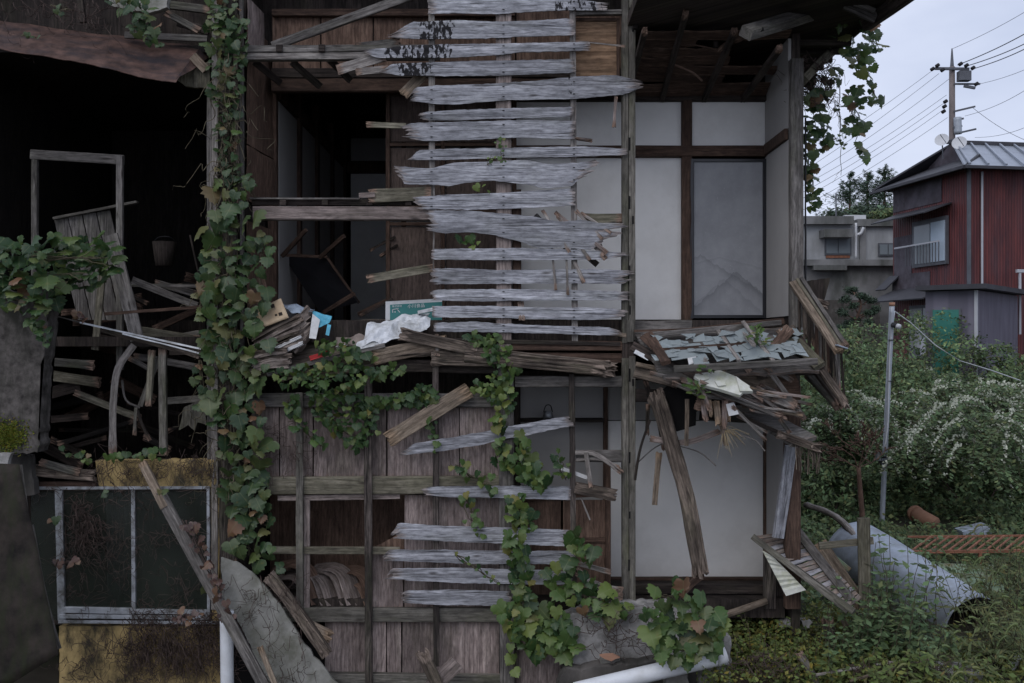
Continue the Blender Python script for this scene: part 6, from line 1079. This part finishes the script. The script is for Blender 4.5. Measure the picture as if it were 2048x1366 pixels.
rf = sheet('roof', [rp(12.35, 17.5, zt - .02), rp(21.4, 17.5, zt - .02), rp(21.4, 20.0, 9.05), rp(13.6, 20.0, 9.05)][::-1], 'roof_metal', RH, thick=.06)
for i in range(17): 
    u = i / 16; sweep('standing_seam', [rp(lerp(12.5, 21.3, u), 17.5, zt + .04), rp(lerp(13.7, 21.3, u), 20.0, 9.10)], .05, .05, 'roof_metal', RH, hint=(0, -.5, 1), step=2, jit=0)
sheet('roof', [rp(12.35, 22.5, zt), rp(21.4, 22.5, zt), rp(21.4, 20.0, 9.05), rp(13.6, 20.0, 9.05)], 'dark_metal_roof', RH, thick=.06); sheet('hip_roof', [rp(12.35, 17.5, zt), rp(12.35, 22.5, zt), rp(13.55, 21.4, 8.5), rp(13.55, 18.6, 8.5)], 'dark_metal_roof', RH, thick=.06)
mk('gable', [rp(13.5, 18.6, 8.4), rp(13.5, 21.4, 8.4), rp(13.5, 20, 9.03), rp(13.9, 18.6, 8.4), rp(13.9, 21.4, 8.4), rp(13.9, 20, 9.03)], [(0, 1, 2), (3, 5, 4), (0, 2, 5, 3), (1, 4, 5, 2), (0, 3, 4, 1)], 'grey_plank_siding', RH)
rsw('ridge_cap', (13.3, 20, 9.1), (21.4, 20, 9.1), .12, .08, 'dark_metal_roof'); rsw('eaves_gutter', (12.3, 17.45, zt - .06), (12.3, 22.5, zt - .06), .09, .09, 'dark_metal_roof'); rsw('eaves_gutter', (12.3, 17.45, zt - .06), (21.4, 17.45, zt - .06), .09, .09, 'dark_metal_roof')
w1 = rb('window', (12.70, 18.95, 5.35), (12.79, 20.75, 6.75), 'steel_dark'); rb('pane', (12.68, 19.75, 5.45), (12.705, 20.6, 6.6), 'far_glass', w1); rb('curtain', (12.675, 19.0, 5.45), (12.70, 19.7, 6.62), 'curtain_blue', w1)
rsw('awning', (12.35, 18.8, 6.95), (12.35, 21.8, 6.95), .04, .9, 'dark_metal_roof', hint=(1, 0, .35)); rsw('balcony_rail', (12.45, 18.9, 6.0), (12.45, 21.3, 6.0), .05, .04, 'gutter_white')
for i in range(12): y = 18.95 + i * .16; rsw('baluster', (12.47, y, 5.4), (12.47, y, 5.98), .025, .025, 'steel_dark', step=2)
sheet('pent_roof', [rp(12.79, 18.5, 4.75), rp(12.79, 21.9, 4.75), rp(11.9, 21.9, 4.35), rp(11.9, 18.9, 4.35)], 'dark_metal_roof', RH, thick=.04, nx=4, ny=2); sheet('pent_roof', [rp(12.79, 21.6, 5.2), rp(12.79, 22.2, 5.2), rp(12.35, 22.3, 4.75), rp(12.35, 21.7, 4.75)], 'dark_metal_roof', RH, thick=.04)
w2 = rb('window', (12.70, 19.3, 2.6), (12.79, 20.9, 4.2), 'steel_dark'); rb('pane', (12.68, 19.4, 2.9), (12.705, 20.1, 4.1), 'far_glass', w2); rb('grille', (12.66, 19.35, 2.7), (12.685, 20.2, 3.2), 'gutter_white', w2); rb('curtain', (12.675, 20.15, 2.9), (12.7, 20.8, 4.1), 'house_grey', w2)
rsw('rail_arm', (16.2, 17.2, 5.0), (16.2, 18, 5.0), .08, .08, 'gutter_white'); rsw('balcony_beam', (13.9, 17.5, 5.05), (17.5, 17.5, 5.05), .09, .08, 'gutter_white'); rsw('balcony_post', (14.0, 17.5, 3.3), (14.0, 17.5, 5.0), .06, .06, 'gutter_white')
for (x, y, r, lb) in ((1884, 281, .2, 'left white satellite dish on the red house roof ridge'), (1919, 287, .21, 'right white satellite dish on the red house roof ridge')):
    c = P(x, y, 19.5); d = thing('satellite_dish', P(x + 2, 312, 19.5), lb, 'satellite dish'); dv = []; df_ = []
    ax = Vector((-.5, -.8, .35)).normalized(); a = ax.orthogonal().normalized(); b = ax.cross(a)
    dv = [c] + [c + (a * math.cos(t) + b * math.sin(t)) * r * q + ax * .25 * r * q * q for q in (.5, 1.0) for t in [6.283 * k / 20 for k in range(20)]]
    df_ = [(0, 1 + k, 1 + (k + 1) % 20) for k in range(20)] + [(1 + k, 21 + k, 21 + (k + 1) % 20, 1 + (k + 1) % 20) for k in range(20)]
    mk('reflector', dv, df_, 'dish_white', d, smooth=True); sweep('mast', [c - ax * .03, P(x + 2, 318, 19.6)], .03, .03, 'steel_dark', d, step=2); sweep('feed_arm', [c + b * r * .9, c + ax * .35], .015, .015, 'steel_dark', d, step=2)
# shed
SH = thing('purple_shed', P(1955, 745, 14.5), 'purple-grey corrugated shed with a green door in front of the red house', 'shed'); K0 = P(1952, 745, 14.5); SR = math.radians(50)
def sb(name, a, b, mat, parent=SH): return box(name, tuple(K0 + Vector(a)), tuple(K0 + Vector(b)), mat, parent, rotz=SR, piv=tuple(K0))
sb('wall', (0, 0, -1.2), (4.0, 1.2, 2.02), 'purple_siding'); sb('roof', (-.3, -.3, 2.04), (4.2, 1.35, 2.16), 'dark_metal_roof'); dr = sb('door', (-.03, .38, -.4), (-.002, 1.02, 1.55), 'green_door'); sb('door_frame', (-.045, .34, -.4), (-.031, .385, 1.58), 'steel_dark', dr); sb('door_frame', (-.045, 1.015, -.4), (-.031, 1.06, 1.58), 'steel_dark', dr)
sb('trim', (-.04, -.04, -1.2), (.03, .03, 2.02), 'gutter_white')
# grey concrete house
GH = thing('grey_house', P(1700, 680, 26), 'flat-roofed grey concrete house behind the red one', 'house')
def gq(name, x0, y0, x1, y1, Y, d, mat, parent=GH): a, b = P(x0, y1, Y), P(x1, y0, Y); return box(name, (a.x, Y, a.z), (b.x, Y + d, b.z), mat, parent)
gq('upper_wall', 1560, 445, 1815, 535, 27.0, 5, 'house_grey'); gq('parapet', 1560, 432, 1708, 448, 26.7, 5, 'house_stain'); gq('parapet', 1715, 438, 1815, 452, 26.8, 5, 'house_stain'); gq('roof_box', 1690, 430, 1732, 442, 29, 2, 'dish_white'); gq('ledge', 1560, 519, 1815, 531, 26.2, .9, 'house_stain'); gq('lower_wall', 1560, 531, 1815, 720, 26.5, 6, 'house_stain')
for (x0, y0, x1, y1) in ((1650, 472, 1703, 510), (1757, 486, 1796, 512)):
    w = gq('window', x0, y0, x1, y1, 26.93, .06, 'steel_dark'); m = (x0 + x1) / 2; gq('pane', x0 + 3, y0 + 3, m - 1, y1 - 3, 26.9, .02, 'far_glass', w); gq('pane', m + 1, y0 + 3, x1 - 3, y1 - 3, 26.9, .02, 'far_glass', w)
gq('window_hood', 1648, 458, 1706, 474, 26.4, .6, 'house_stain'); gq('sill_stain', 1652, 511, 1700, 516, 26.95, .04, 'rust_bar'); gq('canopy', 1628, 530, 1694, 540, 26.1, .3, 'house_stain'); gq('side_pier', 1720, 452, 1732, 519, 26.85, .1, 'house_stain')
sweep('downpipe', [P(1712, 446, 26.7), P(1712, 517, 26.7)], .09, .09, 'dish_white', GH, round_=True, jit=0); path('downpipe', [(1714, 470, 26.7), (1722, 466, 26.7), (1727, 455, 26.7)], 6, .09, 'dish_white', GH, round_=True)
gq('garden_wall', 1615, 600, 1760, 700, 25.6, .3, 'concrete_dark')
# utility pole
UP = thing('utility_pole', P(1905, 560, 36), 'concrete utility pole with crossarms and transformers above the red roof', 'utility pole')
q36 = 36.0
sweep('tip', [P(1904, 138, q36), P(1904, 97, q36)], lambda u: .2 - .14 * u, lambda u: .2 - .14 * u, 'steel_dark', UP, round_=True, nw=8, jit=0); sweep('shaft', [P(1905, 700, q36), P(1904, 134, q36)], lambda u: .34 - .08 * u, lambda u: .34 - .08 * u, 'concrete_pole', UP, round_=True, nw=10, jit=0, step=2); sweep('crossarm', [P(1870, 137, q36 - .2), P(1938, 138, q36 - .2)], .12, .12, 'steel_dark', UP); sweep('crossarm', [P(1908, 168, q36 - .2), P(1960, 168, q36 - .2)], .08, .08, 'steel_dark', UP); sweep('crossarm', [P(1908, 223, q36 - .2), P(1950, 213, q36 - .2)], .08, .08, 'steel_dark', UP); sweep('crossarm', [P(1908, 268, q36 - .2), P(1952, 258, q36 - .2)], .08, .08, 'steel_dark', UP)
sweep('transformer', [P(1928, 162, q36 - .3), P(1928, 143, q36 - .3)], .55, .4, 'steel_dark', UP, nw=3); sweep('transformer', [P(1916, 268, q36 - .3), P(1915, 235, q36 - .3)], .35, .35, 'pole_grey', UP, round_=True, nw=10); sweep('switch_box', [P(1928, 172, q36 - .3), P(1950, 176, q36 - .3)], .12, .12, 'steel_dark', UP)
for x, y in ((1862, 140), (1872, 133), (1882, 142), (1918, 130), (1930, 133), (1943, 138), (1950, 170), (1888, 205), (1886, 215), (1884, 225)): sweep('insulator', [P(x, y, q36 - .3), P(x + 6, y - 4, q36 - .3)], .16, .16, 'cable_black', UP, round_=True, nw=8)
for x, y in ((1912, 255), (1915, 240), (1908, 280)): sweep('bracket', [P(x - 6, y, q36 - .3), P(x + 12, y - 3, q36 - .3)], .08, .08, 'steel_dark', UP)
def wire(label, x0, y0, x1, y1, sag, Y0=36, Y1=30, r=.022):
    pts = [P(lerp(x0, x1, u), lerp(y0, y1, u), lerp(Y0, Y1, u)) + Vector((0, 0, -sag * 4 * u * (1 - u))) for u in [i / 14 for i in range(15)]]
    tubes('power_line', [pts], r, 'cable_black', None, K=4, taper=False, label=label, cat='power line', group='wires strung from the utility pole')
for a in (('topmost wire running left from the upper crossarm', 1866, 140, 1560, 345, .15), ('second wire running left from the upper crossarm', 1878, 147, 1560, 372, .15), ('third wire running left from the upper crossarm', 1898, 158, 1560, 385, .2), ('thin wire running left from the middle of the pole', 1893, 190, 1560, 395, .2), ('wire running left from the upper insulator bundle', 1888, 206, 1560, 408, .2), ('wire running left from the lower insulator bundle', 1886, 220, 1560, 420, .2), ('steep wire running down left behind the fir tops', 1895, 235, 1640, 395, .1), ('lowest slack wire running left over the fir tops', 1880, 300, 1560, 425, .5),
          ('thin earth wire from the pole tip up to the right', 1906, 97, 2080, 5, .1), ('topmost thick wire running right from the crossarm', 1915, 130, 2080, 50, .1), ('second thick wire running right from the crossarm', 1930, 133, 2080, 72, .1), ('third thick wire running right from the crossarm', 1945, 138, 2080, 82, .1), ('wire running right from the second crossarm', 1958, 168, 2080, 125, .1), ('long wire running right from the lower bracket', 1930, 232, 2080, 160, .2), ('low wire running right above the red roof', 1950, 275, 2080, 240, .2), ('thin stay wire falling right towards the red roof', 1945, 215, 2080, 290, .2)): wire(*a, r=.02 if 'thick' in a[0] else .0095)
tag(sweep('antenna_mast', [P(1672, 440, 30), P(1672, 386, 30)], .05, .05, 'steel_dark', None, step=2), 'thin bare antenna mast on the grey house roof', 'antenna')
# conifers
def conifer(label, x, ytop, ybase, Yq, rad):
    b, tp = P(x, ybase + 60, Yq), P(x, ytop, Yq); h = tp.z - b.z; t = thing('conifer', b, label, 'tree', 'conifers behind the grey house'); sweep('trunk', [b, tp], lambda u: .4 * (1 - u) + .04, lambda u: .4 * (1 - u) + .04, 'bare_bark', t, round_=True, nw=8, step=2); C_, N__, T_, S_ = [], [], [], []
    for i in range(210):
        u = 1 - R.random() ** .75; z = b.z + h * u; rr = rad * (1 - u) ** .9 * R.uniform(.5, 1.15) + .10; a = R.uniform(0, 6.283); d = Vector((math.cos(a), math.sin(a), .25))
        for k in range(46):
            w = R.random() ** .7; p = Vector((b.x, b.y, z)) + d * rr * w + Vector((R.gauss(0, .06), R.gauss(0, .06), R.gauss(.22 * w * w, .05))); C_.append(p); T_.append(tuple(d + Vector((R.gauss(0, .5), R.gauss(0, .5), R.gauss(-.2, .4))))); N__.append((R.gauss(0, .6), R.gauss(0, .6), 1)); S_.append(R.uniform(.16, .32))
    A = lambda q: np.array([tuple(v) for v in q]); leaves_mesh('crown', A(C_), A(N__), A(T_), np.array(S_), tone(len(C_), .4, .1) * 1.15, 'conifer', t, aspect=.2)
conifer('left fir of the group behind the grey house', 1700, 350, 440, 62, 4.0); conifer('middle fir of the group behind the grey house', 1735, 343, 440, 66, 3.6); conifer('right fir, tallest of the group behind the grey house', 1769, 334, 440, 60, 4.0)
for x, y, r, lb in ((1698, 452, 1.9, 'low dark tree left below the firs'), (1752, 452, 2.2, 'low dark tree right below the firs')):
    p = P(x, y, 58); t = thing('background_tree', (p.x, p.y, 2), lb, 'tree'); sweep('trunk', [Vector((p.x, p.y, 2)), p], .4, .4, 'bare_bark', t, round_=True, nw=8, step=2); q, nr, tn = clumps(p, (r, r, r * .6), 90, 40, (.3, .3, .2)); leaves_mesh('crown', q, nr, NR.randn(len(q), 3), .35 * NR.uniform(.6, 1.3, len(q)), tone(len(q), .3, .2) * tn[:, None], 'conifer', t, aspect=.5)
bush('lighter green shrub between the grey house and the red house', P(1775, 432, 40), (.9, .6, .35), 40, 40, (.15, .15, .1), .16, yellow=.3)
# cloud-pruned pine
PT = thing('cloud_pruned_pine', P(1715, 690, 15), 'cloud-pruned garden pine before the grey wall', 'tree')
sweep('trunk', [P(1718, 700, 15), P(1710, 650, 15), P(1722, 610, 15), P(1712, 585, 15)], lambda u: .11 - .07 * u, lambda u: .11 - .07 * u, 'bare_bark', PT, round_=True, nw=8)
limbs = []
for i, (x, y, r) in enumerate(((1702, 580, 15), (1690, 598, 12), (1725, 592, 13), (1740, 600, 11), (1682, 625, 13), (1742, 625, 12), (1708, 612, 10), (1752, 618, 8), (1695, 648, 12), (1735, 645, 10), (1680, 655, 14), (1712, 640, 8))):
    c = P(x, y, 15 + R.uniform(-.3, .3)); limbs.append(wavy(P(1715, y + 14, 15), c, 6, .05)); q, nr, tn = clumps(c, (pxm(r, 15), pxm(r, 15), pxm(r * .55, 15)), 12, 42, (.045, .045, .03), .3); leaves_mesh('foliage_pad', q, nr, NR.randn(len(q), 3) + np.array([0, 0, .6]), .075 * NR.uniform(.6, 1.3, len(q)), tone(len(q), .35, .1) * .75, 'conifer', PT, aspect=.3)
tubes('branch', limbs, .022, 'bare_bark', PT, K=5)
